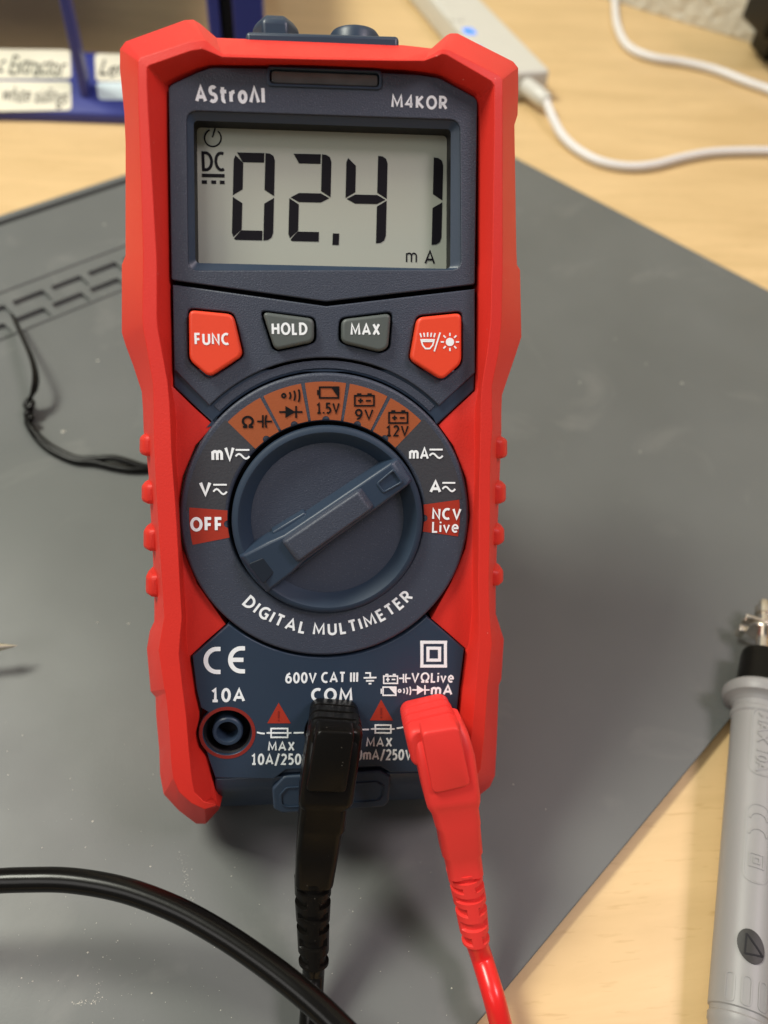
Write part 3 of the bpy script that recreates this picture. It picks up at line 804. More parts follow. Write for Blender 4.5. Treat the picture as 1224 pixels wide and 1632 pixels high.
kbox('grip_ridge', [(-7.4, 2.3, 1.9, 3.0, 4.4), (-6.8, 2.3, 1.9, 3.0, 4.8), (6.6, 2.0, 1.7, 3.0, 4.6), (7.4, 2.0, 1.6, 2.8, 3.5)], knob, NAVY, .3)
kbox('grip_step', [(-8.3, 4.1, 3.7, -1.0, 1.0), (-2.2, 3.7, 3.3, -1.0, 1.0)], knob, NAVYS, .25)
kplace(plate('pointer_window', [rpoly([(9.6, -1.0), (13.3, -1.35), (13.3, 1.35), (9.6, 1.0)], .5, 4), rpoly([(10.0, -.72), (12.9, -1.0), (12.9, 1.0), (10.0, .72)], .3, 3)], 2.7, 3.42, NAVYS, knob, bev=.12))
kplace(plate('pocket_shade', [rpoly([(-13.9, -2.0), (-11.2, -1.4), (-11.2, 1.4), (-13.9, 2.0)], .4, 3)], 2.2, 3.06, POCKET_SHADE, knob, bev=.1))  # solid plate, its dark colour stands in for a shaded pocket

# --- terminal panel
arc_b = [(OC.x + 23.45 * math.cos(R(a)), OC.y + 23.45 * math.sin(R(a))) for a in [227 + 3 * k for k in range(30)]]
jc = mp(362.3, 1168, 0)
bulge = [(jc.x + 4.75 * math.cos(R(a)), jc.y + 4.75 * math.sin(R(a))) for a in (128, 145, 165, 185, 205, 222)]
term = px([(306.5, 1046)]) + px([(361, 998)]) + arc_b + px([(687, 989), (740, 1035), (733, 1090), (727, 1150), (715, 1205), (704, 1230), (622, 1231.5), (606, 1221), (456, 1227), (436, 1242), (343, 1240), (333, 1212)]) + bulge[::-1] + px([(320, 1128), (313, 1100)])
jr = [(-16.0, 0)]
jack_c = [jc, mp(524, 1166, 0), mp(683, 1161, 0)]
tpanel = plate('terminal_panel', [term] + [circ(c.x, c.y, 3.98, 48) for c in jack_c], -1.6, 0, NAVYS, meter, bev=.2)
for c in jack_c:
    M = Matrix.Translation((c.x, c.y, 0))
    j = lathe('jack', [(4.2, -3.8), (4.05, -1.55), (3.95, -.6), (3.7, -.9), (3.6, -4.0), (.05, -4.0)], DARK, meter, 48, M)
    lathe('jack_sleeve', [(1.7, -3.9), (1.7, -.5), (1.85, -.28), (2.3, -.28), (2.5, -.5), (2.5, -4.0)], NAVYS, j, 48, M)
    if c is jack_c[0]: plate('jack_ring', [circ(c.x, c.y, 4.62, 64), circ(c.x, c.y, 4.06, 64)], .005, .06, DKRED, j)
ZP = .01
def cemark(cx, cy, rx, ry, bar):
    o = [(cx + rx * math.cos(R(a)), cy - ry * math.sin(R(a))) for a in range(90, 271, 10)]
    return [[(cx + 6, cy - ry)] + o + [(cx + 6, cy + ry)]] + ([[(cx - rx, cy), (cx + 3.5, cy)]] if bar else [])
psym('conformity_mark', cemark(345.5, 1052.5, 17.5, 18.3, False) + cemark(384.5, 1051.5, 17.5, 18.3, True), 7.2, ZP, WHITE, tpanel)
text('lettering', '10A', 336.5, 1096.5, 391, 1119, ZP, WHITE, tpanel, 0, .02)
text('lettering', '600V CAT III', 455, 1071, 571, 1088.5, ZP, WHITE, tpanel, -.012, .014)
psym('earth_symbol', [[(582, 1072.5), (590, 1072.5), (590, 1080)], [(579.5, 1080.3), (600, 1079.7)], [(583.5, 1085.2), (596, 1084.8)], [(587.5, 1089.6), (592, 1089.4)]], 2.6, ZP, WHITE, tpanel)
text('lettering', 'COM', 495.5, 1096.5, 562.5, 1118, ZP, WHITE, tpanel, 0, .026)
battery(611.5, 633.5, 1073.5, 1089, 2.3, ZP, WHITE, tpanel); cap_sym(636, 654.5, 1081, 7, 2.4, ZP, WHITE, tpanel)
text('lettering', 'V\u03a9Live', 655.5, 1071.5, 723.5, 1088, ZP, WHITE, tpanel, 0, .010)
cell(606.5, 631, 1095, 1108, 2.3, ZP, WHITE, tpanel); buzz(634.5, 655.5, 1101, 6.8, 2.2, ZP, WHITE, tpanel); diode(657, 684.5, 1099.5, 7.5, 2.4, ZP, WHITE, tpanel)
text('lettering', 'mA', 686.5, 1090.5, 721.5, 1108, ZP, WHITE, tpanel, 0, .02)
def sq(x0, y0, x1, y1): return [[(x0, y0), (x1, y0), (x1, y1), (x0, y1), (x0, y0 - .01)]]
psym('double_insulation_mark', [[(669.7, 1023.5), (712.5, 1023.5)], [(669.7, 1061.5), (712.5, 1061.5)], [(672.4, 1024), (672.4, 1061)], [(709.8, 1024), (709.8, 1061)],
   [(679.5, 1033), (703, 1033)], [(679.5, 1052), (703, 1052)], [(682, 1033), (682, 1052)], [(700.5, 1033), (700.5, 1052)]], 5.2, ZP, WHITE, tpanel)
for (ax, ay), (bx0, bx1, by) in (((444, 1120), (426, 463.5, 1152.5)), ((607.5, 1115), (589.5, 626, 1148))):
    wm = printed('warning_mark', [px([(ax, ay), (bx1, by), (bx0, by)])], ZP, BRICK, tpanel)
    psym('warning_bolt', [[(ax, ay + 13), (ax, ay + 24)], [(ax, ay + 26.5), (ax, ay + 29)]], 2.2, ZP + .06, DKRED, wm)
def fuse(x0, x1, y0, y1, l0, l1, y):
    psym('fuse_symbol', [[(x0, y0), (x1, y0)], [(x0, y1), (x1, y1)], [(x0 + 1.1, y0), (x0 + 1.1, y1)], [(x1 - 1.1, y0), (x1 - 1.1, y1)], [(x0 - 6, y), (x1 + 5, y)], l0, l1], 2.6, ZP, WHITE, tpanel)
fuse(431, 459.5, 1161, 1175, [(409.5, 1167), (415, 1168.5), (422, 1169)], [(468, 1168), (484, 1167.5)], 1168)
fuse(597, 624, 1155.5, 1168, [(577, 1162.5), (588, 1162.5)], [(632, 1160.5), (638, 1160), (645, 1158)], 1161.7)
text('lettering', 'MAX', 427, 1181.5, 470, 1197, ZP, WHITE, tpanel, 0, .014)
text('lettering', '10A/250V', 401, 1201, 494, 1219, ZP, WHITE, tpanel, 0, .010)
text('lettering', 'MAX', 583.5, 1175, 625.5, 1190.5, ZP, WHITE, tpanel, 0, .014)
text('lettering', '600mA/250V', 547, 1194, 656.5, 1211.5, ZP, WHITE, tpanel, 0, .010)
# --- octagonal stand latch on the lower edge
lat = px([(434, 1253), (452, 1233), (606, 1224), (622, 1233), (619, 1274), (611, 1282), (558, 1286), (450, 1292), (436, 1285)], -1.0)
latch = plate('stand_latch', [rpoly(lat, .4, 3)], -9, -.1, NAVYS, meter, bev=.4, seg=3)
lati = px([(445, 1266), (456, 1254), (602, 1245), (613, 1252), (611, 1269), (604, 1276), (455, 1286), (446, 1281)], -.1)
plate('latch_rim', [rpoly(lati, .4, 3), rpoly(grow(lati, .955), .35, 3)], -.15, .12, NAVYS, latch, bev=.06, seg=1)
psym('embossed_mark', [[(561, 1271), (568, 1252), (573, 1270)], [(579.5, 1251), (579.5, 1269)]], 2.2, -.09, NAVYS, latch)
# --- lamp and probe caps that stick out of the top edge
def hexcap():
    c = mp(440, 66, -12); y0 = c.y - 1; y1 = mp(440, 34, -12).y
    rings = []
    for yy, s in ((y0, 1.0), (y1 - 1.2, 1.0), (y1, .72)):
        rings.append([(c.x + s * 3.7 * math.cos(R(a)), yy, -12 + s * 3.7 * math.sin(R(a))) for a in range(0, 360, 60)])
    return bevel(loft('detector_cap', rings, NAVYS, meter, smooth=25), .4, 3, 25)
hexcap()
c = mp(565, 70, -12)
dome_top = mp(565, 50, -12).y - c.y
lathe('lamp_dome', [(4.1, -2), (4.1, dome_top * .35), (3.6, dome_top * .75), (2.4, dome_top * .96), (.02, dome_top)], NAVYS, meter, 48, Matrix.Translation(c) @ Matrix.Rotation(R(-90), 4, 'X'))
p0 = mp(394, 64.5, -10); p1 = mp(632, 71.5, -10)
bevel(loft('top_rail', [[(p0.x, p0.y, -6.5), (p0.x, p0.y - 3, -6.5), (p0.x, p0.y - 3, -18), (p0.x, p0.y, -18)], [(p1.x, p1.y, -6.5), (p1.x, p1.y - 3, -6.5), (p1.x, p1.y - 3, -18), (p1.x, p1.y, -18)]], NAVYS, meter, smooth=30), .6, 3)
# --- the folded-out stand behind
ks = [Vector((0, 28, -27))]
foot = MROT.transposed() @ Vector((0, 104, MT + 1.2 - H0))
top = Vector((0, 30, -26.5)); dirk = (foot - top).normalized(); nk = dirk.cross(Vector((1, 0, 0))).normalized()
rings = []
for t_, hw in ((0, 19), (.5, 18), (1, 15)):
    p = top.lerp(foot, t_)
    rings.append([p + Vector((-hw, 0, 0)) - nk * 1.2, p + Vector((hw, 0, 0)) - nk * 1.2, p + Vector((hw, 0, 0)) + nk * 1.2, p + Vector((-hw, 0, 0)) + nk * 1.2])
bevel(loft('kickstand', rings, NAVYS, meter, smooth=30), .5, 2)

# ================================================================== TEST LEADS
def rrect(c, s, n, w, h, r, k=6):           # rounded rectangle section: centre, side axis, up axis, width, height
    out = []
    for sx, sy, a0_ in ((1, 1, 0), (-1, 1, 90), (-1, -1, 180), (1, -1, 270)):
        for i in range(k + 1):
            a = R(a0_ + 90 * i / k)
            out.append(c + s * (sx * (w / 2 - r) + r * math.cos(a)) + n * (sy * (h / 2 - r) + r * math.sin(a)))
    return out
def plug(root, org, lay, body, pad, relief, m):
    """lay: (pixel corners TL,TR,width...) head; body: list of (xl, xr, y, z centre, thickness)"""
    W = lambda p: m2w(p) - org
    Xm = MROT @ Vector((1, 0, 0)); Ym = MROT @ Vector((0, 1, 0)); Zm = MROT @ Vector((0, 0, 1))
    ax = Vector(lay['ax']).normalized()     # direction of the arm on the face
    A = MROT @ Vector((ax.x, ax.y, 0)); S = MROT @ Vector((-ax.y, ax.x, 0))
    if S.dot(Xm) < 0: S = -S
    c0 = Vector(lay['c'])
    # ribbed head standing on the panel
    rings = []
    for z, g in ((.25, -.5), (1.0, -.2), (2.6, -.2), (2.75, -.9), (3.25, -.9), (3.4, .0), (5.2, .0), (5.35, -.8), (5.85, -.8), (6.0, .1), (7.8, .1), (7.95, -.75), (8.45, -.75), (8.6, .1), (10.4, .1), (10.9, -.15), (11.3, -.5), (11.55, -1.1)):
        rings.append(rrect(W((c0.x, c0.y, z)), S, -A, lay['w'] + g, lay['h'] + g, 1.5))
    loft('plug_head', rings, m, root, smooth=35)
    def sec(rows, name, r=1.6, par=root, mm=m, k=6, smooth=35):
        P = [Vector(((mp(xl, yl, z) + mp(xr, yr, z)) / 2)) for xl, yl, xr, yr, z, th in rows]
        rg = []
        for i, (xl, yl, xr, yr, z, th) in enumerate(rows):
            a, b = mp(xl, yl, z), mp(xr, yr, z)
            s = (MROT @ (b - a)); w_ = s.length; s.normalize()
            n_ = Zm
            rg.append(rrect(W(P[i]), s, n_, w_, th, min(r, th * .48, w_ * .48), k))
        return loft(name, rg, mm, par, smooth=smooth)
    b_ = sec(body, 'plug_body', 1.15)
    pd = plate_pad(pad, W, b_, m)
    return relief_mesh('strain_relief', relief, 3, W, m, root)
def plate_pad(pad, W, par, m):
    z0, z1 = pad['z']
    o_ = rpoly(px(pad['pts'], z1), .9, 5)
    cx = sum(p[0] for p in o_) / len(o_); cy = sum(p[1] for p in o_) / len(o_)
    def rg(k, z): return [W((cx + (p[0] - cx) * k, cy + (p[1] - cy) * k, z)) for p in o_]
    rings = [rg(1.03, z0 - 1), rg(1.02, z1 - .35), rg(.985, z1 - .08), rg(.95, z1)]
    return loft('grip_pad', rings, m, par, smooth=40)
def relief_mesh(name, seq, n_seg, W, m, par, nv=36):
    """strain relief: a tapering sleeve with slots cut by turns in its front and in its two sides"""
    rings = []
    T = [0.0]
    for i in range(n_seg):
        for f_ in (.03, .10, .13, .36, .39, .47, .60, .63, .86, .89, .97): T.append((i + f_) / n_seg)
    T.append(1.0); T.append(1.0001)
    for q_, t in enumerate(T):
        k = min(t, .99999) * (len(seq) - 1); i = int(k); f_ = k - i
        a, b = seq[i], seq[i + 1]; v = [a[j] + (b[j] - a[j]) * f_ for j in range(6)]
        A_, B_ = mp(v[0], v[1], v[4]), mp(v[2], v[3], v[4]); c_ = (A_ + B_) / 2; s_ = (B_ - A_) / 2; hh_ = v[5] / 2
        ph = (t * n_seg) % 1.0
        ring = []
        for kk in range(nv):
            a_ = 2 * math.pi * kk / nv; ca, sa = math.cos(a_), math.sin(a_)
            r = 1.0
            if .12 < ph < .37 and abs(ca) < .86: r = .80
            if .62 < ph < .87 and abs(ca) > .45: r = .80
            if t >= 1.0: r = .92 if t < 1.00005 else .70
            ring.append(W(c_ + s_ * ca * r + Vector((0, 0, hh_ * sa * r))))
        rings.append(ring)
    return loft(name, rings, m, par, smooth=28)
# ---- black lead in the middle socket
bc = mp(531, 1164, 11.0)
bh0 = mp(533, 1121, 2.0)
black_lead = empty('test_lead', m2w((bc.x, bc.y, 0)))
org = Vector(black_lead.location) / MM
tag(black_lead, 'black test lead plugged into the middle socket, its cable looping across lower left', 'test lead', 'test leads plugged into the meter')
e0 = mp(531, 1128, 10.5)
body = [(496, 1146, 572, 1146, 7.5, 5.0), (491, 1162, 575, 1164, 8.0, 7.0), (484, 1205, 569, 1207, 8.5, 8.0), (477, 1258, 562, 1260, 8.9, 8.0), (476, 1266, 559, 1268, 8.9, 7.6), (479, 1273, 552, 1275, 8.9, 6.8),
        (475, 1306, 550, 1308, 9.1, 6.8), (475, 1312, 546, 1314, 9.1, 6.3), (472, 1350, 539, 1351, 9.3, 5.9), (470, 1398, 531, 1398, 9.7, 5.4), (471, 1402, 530, 1402, 9.7, 5.2)]
rel = [(469, 1396, 529, 1396, 9.7, 5.6), (470, 1440, 527, 1440, 10.1, 5.2), (473, 1480, 525, 1480, 10.6, 4.8), (476, 1535, 524, 1535, 11.4, 4.3)]
hh = mp(533, 1127, 8.8)
plug(black_lead, org, dict(ax=(mp(500, 1400, 6) - mp(531, 1164, 8)).to_2d(), c=(mp(532, 1143, 6.5).x, mp(533, 1119, 2).y - 3.3), w=8.2, h=6.6), body,
     dict(z=(11.0, 13.5), pts=[(505, 1166), (565, 1168), (551, 1264), (488, 1262)]), rel, BLACKR)
jb = m2w(mp(500, 1510, 11.0))
def path(pts): return [Vector(p) - org for p in pts]
loop = [jb, m2w(mp(500, 1535, 11.4)), m2w(mp(499, 1558, 11.6)), tp(496, 1610, 9.0), tp(492, 1690, 6.5), tp(505, 1790, 8), tp(560, 1890, 16), tp(650, 1890, 24), tp(660, 1790, 27), tp(600, 1700, 28), tp(538, 1634, 28), tp(485, 1585, 28), tp(420, 1534, 27.5), tp(350, 1487, 27),
        tp(280, 1449, 26.5), tp(200, 1419, 26), tp(120, 1404, 25.5), tp(50, 1402, 25), tp(-30, 1407, 24), tp(-140, 1430, 20), tp(-300, 1480, 12), tp(-420, 1520, 6)]
tube('cable', path(loop), 1.8, BLACKC, black_lead, n=24, res=12)

# ---- red lead in the right socket
red_lead = empty('test_lead', m2w((jack_c[2].x, jack_c[2].y, 0)))
org = Vector(red_lead.location) / MM
tag(red_lead, 'bright red test lead plugged into the right socket, cable dropping off the mat', 'test lead', 'test leads plugged into the meter')
body = [(653, 1150, 732, 1138, 7.5, 5.0), (652, 1165, 741, 1155, 8.0, 7.0), (661, 1201, 751, 1190, 8.5, 8.0), (674, 1262, 759, 1250, 8.9, 8.0), (677, 1272, 759.5, 1262, 8.9, 7.6), (684, 1283, 758, 1274, 8.9, 6.8),
        (690, 1304, 761, 1297, 9.0, 6.8), (695, 1311, 761, 1303, 9.1, 6.3), (702, 1353, 765, 1345, 9.3, 6.0), (706, 1358, 763, 1350, 9.3, 5.6), (713, 1390, 767, 1382, 9.6, 5.3)]
rel = [(711, 1385, 766, 1377, 9.6, 5.6), (722, 1433, 774, 1425, 10.1, 5.1), (737, 1503, 780, 1495, 11.0, 4.4)]
plug(red_lead, org, dict(ax=(mp(750, 1440, 6) - mp(690, 1140, 8)).to_2d(), c=(mp(688, 1137, 6.5).x, mp(688, 1115, 2).y - 3.3), w=8.5, h=6.6), body,
     dict(z=(11.0, 13.5), pts=[(672, 1169), (731, 1159), (750, 1252), (691, 1266)]), rel, REDR)
tube('cable', path([m2w(mp(754, 1480, 10.7)), m2w(mp(759, 1500, 11.0)), m2w(mp(769, 1530, 11.3)), tp(786, 1586, 10.5), tp(798, 1632, 8.0), tp(807, 1670, 6.0), tp(825, 1740, 2.4), tp(850, 1860, 2.3)]), 1.82, REDC, red_lead, n=24, res=12)

# ================================================================== GREY PROBE at the right-hand side
PR = 5.0
q0 = tp(1177, 1640, PR + .2); q1 = tp(1209, 1110, PR + 3.0)
pdir = (q1 - q0).normalized()
probe = empty('test_probe', (q1.x, q1.y, 0)); porg = Vector(probe.location) / MM
tag(probe, 'grey test probe with black collar and round black warning badge, lying across the mat corner', 'test probe', 'test probes lying on the desk')
zax = pdir; xax = zax.cross(Vector((0, 0, 1))).normalized(); yax = xax.cross(zax).normalized()   # x to the right, y up
if xax.x < 0: xax = -xax; 
PM = Matrix(((xax.x, yax.x, zax.x, q1.x - porg.x), (xax.y, yax.y, zax.y, q1.y - porg.y), (xax.z, yax.z, zax.z, q1.z - porg.z), (0, 0, 0, 1)))
if yax.z < 0: PM = PM @ Matrix.Diagonal((1, -1, 1, 1))
seam = -(q1 - tp(1179, 1615, PR)).length
hb = lathe('handle', [(.02, -150), (4.2, -150), (4.7, -148), (4.75, seam - 2.6), (4.95, seam - 2.3), (4.95, seam - 1.2), (4.72, seam - .9), (4.72, seam - .2), (5.0, seam), (5.0, -28), (4.95, -6.0), (5.25, -5.6), (5.25, -4.8), (4.95, -4.4), (4.95, -3.2), (5.3, -2.8), (5.6, -2.4), (6.9, -1.9), (7.3, -.9), (7.2, .2), (6.6, .9), (5.2, 1.2), (.02, 1.2)], GREYP, probe, 72, PM)
lathe('collar', [(5.0, .8), (4.7, 2.0), (4.2, 9), (3.9, 10.5), (.02, 10.6)], BLACKR, probe, 48, PM)
lathe('needle', [(1.3, 10), (1.3, 21), (1.9, 21.2), (1.9, 23), (1.2, 23.4), (1.0, 25), (.05, 26)], METAL, probe, 24, PM)
def clip(name, x0, x1, y0, y1, z0, z1, m):
    vs_ = [PM @ Vector((x, y, z)) for x in (x0, x1) for y in (y0, y1) for z in (z0, z1)]
    return bevel(mesh(name, vs_, [(0, 1, 3, 2), (4, 5, 7, 6), (0, 1, 5, 4), (2, 3, 7, 6), (0, 2, 6, 4), (1, 3, 7, 5)], m, probe, 30), .25, 2)
clip('clip_jaw', -4.4, 3.4, -1.6, 1.6, 18.2, 19.0, METAL); clip('clip_jaw', -4.8, -3.2, -3.6, -.6, 15.6, 17.4, METAL)
lathe('clip_washer', [(.9, 16.2), (3.4, 16.2), (3.5, 16.5), (3.4, 17.0), (.9, 17.0)], METAL, probe, 32, PM)
def wrap(name, outlines, z_lift, m, par, t=.15):   # flat outlines (x across, z along) wrapped on the round handle
    me = plate_mesh(outlines, 0, t)
    bm = bmesh.new(); bm.from_mesh(me)
    bmesh.ops.subdivide_edges(bm, edges=[e for e in bm.edges if e.calc_length() > .0008], cuts=2, use_grid_fill=True)
    bm.to_mesh(me); bm.free()
    for v_ in me.vertices:
        x, z, h = v_.co.x / MM, v_.co.y / MM, v_.co.z / MM
        r = 5.0 + z_lift + h; a = x / 5.0
        p = PM @ Vector((r * math.sin(a), r * math.cos(a), z)); v_.co = p * MM
    me.update()
    bm = bmesh.new(); bm.from_mesh(me); bmesh.ops.recalc_face_normals(bm, faces=bm.faces); bm.to_mesh(me); bm.free()
    return link(name, me, m, par, 35)
def along(py): return -(q1 - tp(1177 + (1640 - py) * .0604, py, PR + 1)).length
def slot(cx, z0, z1, w, lw=.28):
    o_ = rpoly([(cx - w / 2, z0), (cx + w / 2, z0), (cx + w / 2, z1), (cx - w / 2, z1)], w * .49, 6)
    i_ = rpoly([(cx - w / 2 + lw, z0 + lw), (cx + w / 2 - lw, z0 + lw), (cx + w / 2 - lw, z1 - lw), (cx - w / 2 + lw, z1 - lw)], (w - 2 * lw) * .49, 6)
    return [o_, i_]
for cx in (-3.6, -1.0, 1.7): wrap('grip_groove', slot(cx, seam + .3, along(1562), 1.7), -.03, GREYP, hb)
wrap('raised_frame', slot(-.6, along(1255), along(1150), 4.6), -.03, GREYP, hb)
wrap('raised_frame', slot(-.6, along(1420), along(1298), 4.4), -.03, GREYP, hb)
ob = [(-.75 + 2.1 * math.cos(R(a)) * math.cos(R(20)) - 2.7 * math.sin(R(a)) * math.sin(R(20)), along(1517) + 2.1 * math.cos(R(a)) * math.sin(R(20)) + 2.7 * math.sin(R(a)) * math.cos(R(20))) for a in range(0, 360, 10)]
bd = wrap('warning_badge', [ob], .02, BADGE, hb, .25)
za = along(1517)
for seg_ in (((-.9, 2.0), (-1.0, -1.6)), ((-1.0, -1.6), (2.1, -1.1)), ((2.1, -1.1), (-.9, 2.0))):
    wrap('badge_triangle', [[(p[0] * .9 - .75, p[1] * .9 + za) for p in ribbon([seg_], .32)[0]]], .2, DARK, bd, .14)
def wrap_text(s, cx, z0, z1, hgt):
    me = text_mesh(s, .01); a, b, c, d = bounds(me)
    for v_ in me.vertices:
        x, y = v_.co.x, v_.co.y; h = .22 if v_.co.z > 0 else 0
        zz = z1 + (x - a) / (b - a) * (z0 - z1); xx = cx + ((y - c) / (d - c) - .5) * hgt
        r = 4.97 + h; p = PM @ Vector((r * math.sin(xx / 5), r * math.cos(xx / 5), zz)); v_.co = p * MM
    me.update(); return link('embossed_lettering', me, GREYP, hb)
wrap_text('MAX 10A', -.6, along(1250), along(1158), 2.1)
zc = along(1335)
ce1 = [(.7 + 1.5 * math.cos(R(a)), zc + 1.2 * math.sin(R(a)) + 0) for a in range(-80, 100, 20)]
for dz in (1.6, -1.4):
    ln = [(-.6 - 1.5 * math.cos(R(a)), zc + dz + 1.25 * math.sin(R(a))) for a in range(0, 181, 20)]
    wrap('embossed_mark', [[tuple(p) for p in ribbon([ln], .3)[0]]], -.03, GREYP, hb, .2)
zq = along(1385)
for hw in (1.3, .6):
    wrap('embossed_mark', [[(-.6 - hw, zq - hw), (-.6 + hw, zq - hw), (-.6 + hw, zq + hw), (-.6 - hw, zq + hw)], [(-.6 - hw + .25, zq - hw + .25), (-.6 + hw - .25, zq - hw + .25), (-.6 + hw - .25, zq + hw - .25), (-.6 - hw + .25, zq + hw - .25)]], -.03, GREYP, hb, .2)

# ================================================================== PROBE TIP at the left-hand side
n0 = tp(28, 1029, 9); nd = Vector((-1, -.10, .04)).normalized()
probe2 = empty('test_probe', (n0.x - 18, n0.y, 0)); o2 = Vector(probe2.location) / MM
zax = -nd; xax = zax.cross(Vector((0, 0, 1))).normalized(); yax = xax.cross(zax)
PM2 = Matrix(((xax.x, yax.x, zax.x, n0.x - o2.x), (xax.y, yax.y, zax.y, n0.y - o2.y), (xax.z, yax.z, zax.z, n0.z - o2.z), (0, 0, 0, 1)))
lathe('needle', [(.03, 0), (.25, -.8), (.75, -3.2), (1.0, -4.2), (.75, -4.6), (.75, -12), (1.0, -12.1), (1.0, -20)], BRASS, probe2, 24, PM2)
lathe('handle', [(1.4, -12), (3, -13), (4, -14), (5, -22), (9.5, -23), (9.7, -25), (6.5, -26.5), (6.2, -80), (5.5, -130), (.02, -131)], BLACKR, probe2, 40, PM2)
tag(probe2, 'pointed brass probe tip reaching in from the left picture edge', 'test probe', 'test probes lying on the desk')

# ================================================================== TWISTED BLACK TIE on the mat
tie = empty('cable_tie', tp(85, 715, MT)); to = Vector(tie.location) / MM
tag(tie, 'thin twisted black cable tie curling over the mat left of the multimeter', 'cable tie')
main = [(22, 506, 7), (30, 524, 8.5), (41, 548, 10), (52, 575, 11), (57, 600, 10.5), (54, 622, 9), (46, 638, 7)]
tube('strap', [tp(*p) - to for p in main], 1.65, BLACKR, tie, n=12, res=8, flat=.36, up=(1, .4, .3))
kn = [(46, 638, 7), (42, 646, 6.6), (48, 650, 6.6), (51, 642, 7), (46, 640, 6.4), (45, 652, 6), (43, 662, 5.4), (50, 666, 6), (46, 672, 5), (50, 682, 4.8), (66, 700, 4.5), (88, 716, 4.4), (120, 730, 4.2), (150, 731, 4.6), (180, 730, 5), (205, 736, 4.8), (232, 744, 4.4), (262, 742, 4.4)]
tube('strand', [tp(*p) - to for p in kn], .92, BLACKR, tie, n=12, res=8, flat=.9)
kn2 = [(45, 640, 5), (48, 655, 5), (44, 668, 4.6), (47, 680, 4.4), (62, 702, 4.2), (85, 720, 4.0), (118, 734, 4.0), (150, 737, 4.1), (180, 744, 4.0), (205, 748, 4.0), (232, 748, 4.0), (262, 746, 4.0)]
tube('strand', [tp(*p) - to for p in kn2], .92, BLACKR, tie, n=12, res=8, flat=.9)

# ================================================================== BLUE RACK with labels, upper left
rack = empty('tool_rack', (-125, tp(0, 192, 0).y, 0)); ro = Vector(rack.location) / MM
tag(rack, 'royal blue plastic tool rack with handwritten cream labels, behind the multimeter', 'rack')
fy = ro.y
def rbox(name, x0, x1, y0, y1, z0, z1, m, par=rack, o=ro, b=.8):
    vs_ = [(x - o.x, y - o.y, z - o.z) for x in (x0, x1) for y in (y0, y1) for z in (z0, z1)]
    f_ = [(0, 1, 3, 2), (4, 5, 7, 6), (0, 1, 5, 4), (2, 3, 7, 6), (0, 2, 6, 4), (1, 3, 7, 5)]
    ob_ = mesh(name, vs_, f_, m, par, 30)
    return bevel(ob_, b, 2) if b else ob_
LH = 15.0
ty = tp(60, 84, LH).y
xl, xr = -210, -18
lip_r = [[(x - ro.x, 0, 0), (x - ro.x, .0, 4), (x - ro.x, 2.5, 5), (x - ro.x, ty - fy, LH), (x - ro.x, ty - fy + 3, LH), (x - ro.x, ty - fy + 3, 0)] for x in (xl, xr)]
front = loft('label_rail', lip_r, BLUEP, rack, smooth=30); bevel(front, .8, 2)
sd = Vector((0, ty - fy - 2.5, LH - 5)).normalized(); sn = Vector((0, -sd.z, sd.y))
L0 = Vector((0, fy + 2.5, 5))
def rail_xy(px_, py_):                       # where a pixel falls on the sloping label rail
    d = ray(px_, py_); s = (L0 - CAM).dot(sn) / d.dot(sn); p = CAM + d * s
    return p.x, (p - L0).dot(sd)
def sticker(pts, m, r=2.2):
    o_ = rpoly([rail_xy(*p) for p in pts], r, 5)
    rg = [[(Vector((x, L0.y, L0.z)) + sd * s + sn * h - ro) for x, s in o_] for h in (.02, .22)]
    return loft('label', rg, m, rack, smooth=30)
s1 = sticker([(-120, 78), (112, 80), (114, 126), (-120, 127)], PAPER)
s2 = sticker([(-120, 129), (113, 130.5), (114, 176), (-120, 180)], PAPER)
s3 = sticker([(151, 86), (260, 88), (260, 131), (153, 130)], PAPER); s4 = sticker([(154, 132), (260, 132), (260, 160), (157, 159)], PAPERB)
def hand(s, x0, y0, x1, y1, par, sh=.25):
    me = text_mesh(s, .004, sh); a, b, c, d = bounds(me)
    A0 = Vector(rail_xy(x0, y1)); A1 = Vector(rail_xy(x1, y0))
    for v_ in me.vertices:
        tx = (v_.co.x - a) / (b - a); tyy = (v_.co.y - c) / (d - c)
        h = .30 if v_.co.z > 0 else .2
        wob = .5 * math.sin(tx * 19) + .3 * math.sin(tx * 41)
        p = Vector((A0.x + (A1.x - A0.x) * tx, L0.y, L0.z)) + sd * (A0.y + (A1.y - A0.y) * tyy + wob) + sn * h - ro
        v_.co = p * MM
    me.update(); return link('handwriting', me, INK, par)
hand('c Extractor', -3, 92, 108, 118, s1); hand('white sidings', 2, 142, 111, 170, s2); hand('Lemon', 158, 100, 240, 121, s3)
dx = tp(139, 120, 12).x
rbox('divider', dx - 2.2, dx + 1.4, fy + 8, fy + 15, 6, 62, BLUEP, b=.6)
ex0 = (tp(334, 0, 42).x); ex1 = tp(422, 0, 42).x
rbox('end_post', ex0, ex0 + 4.5, fy + 4, fy + 16, 0, 62, BLUEP); rbox('end_post', ex1 - 12, ex1, fy + 4, fy + 16, 0, 62, BLUEP)
rbox('slot_liner', ex0 + 4.6, ex1 - 12.1, fy + 8, fy + 16, 0, 61, DARK, b=0)
rbox('top_shelf', xl, ex1, max(ty + 12, fy + 30), fy + 230, 62.2, 66, BLUEP)
rbox('back_post', xl, xl + 8, fy + 198, fy + 208, 0, 62, BLUEP); rbox('back_post', ex1 - 8, ex1, fy + 198, fy + 208, 0, 62, BLUEP)
rbox('divider', xl, xl + 4, fy + 3, fy + 9, 4, 62, BLUEP, b=.6)

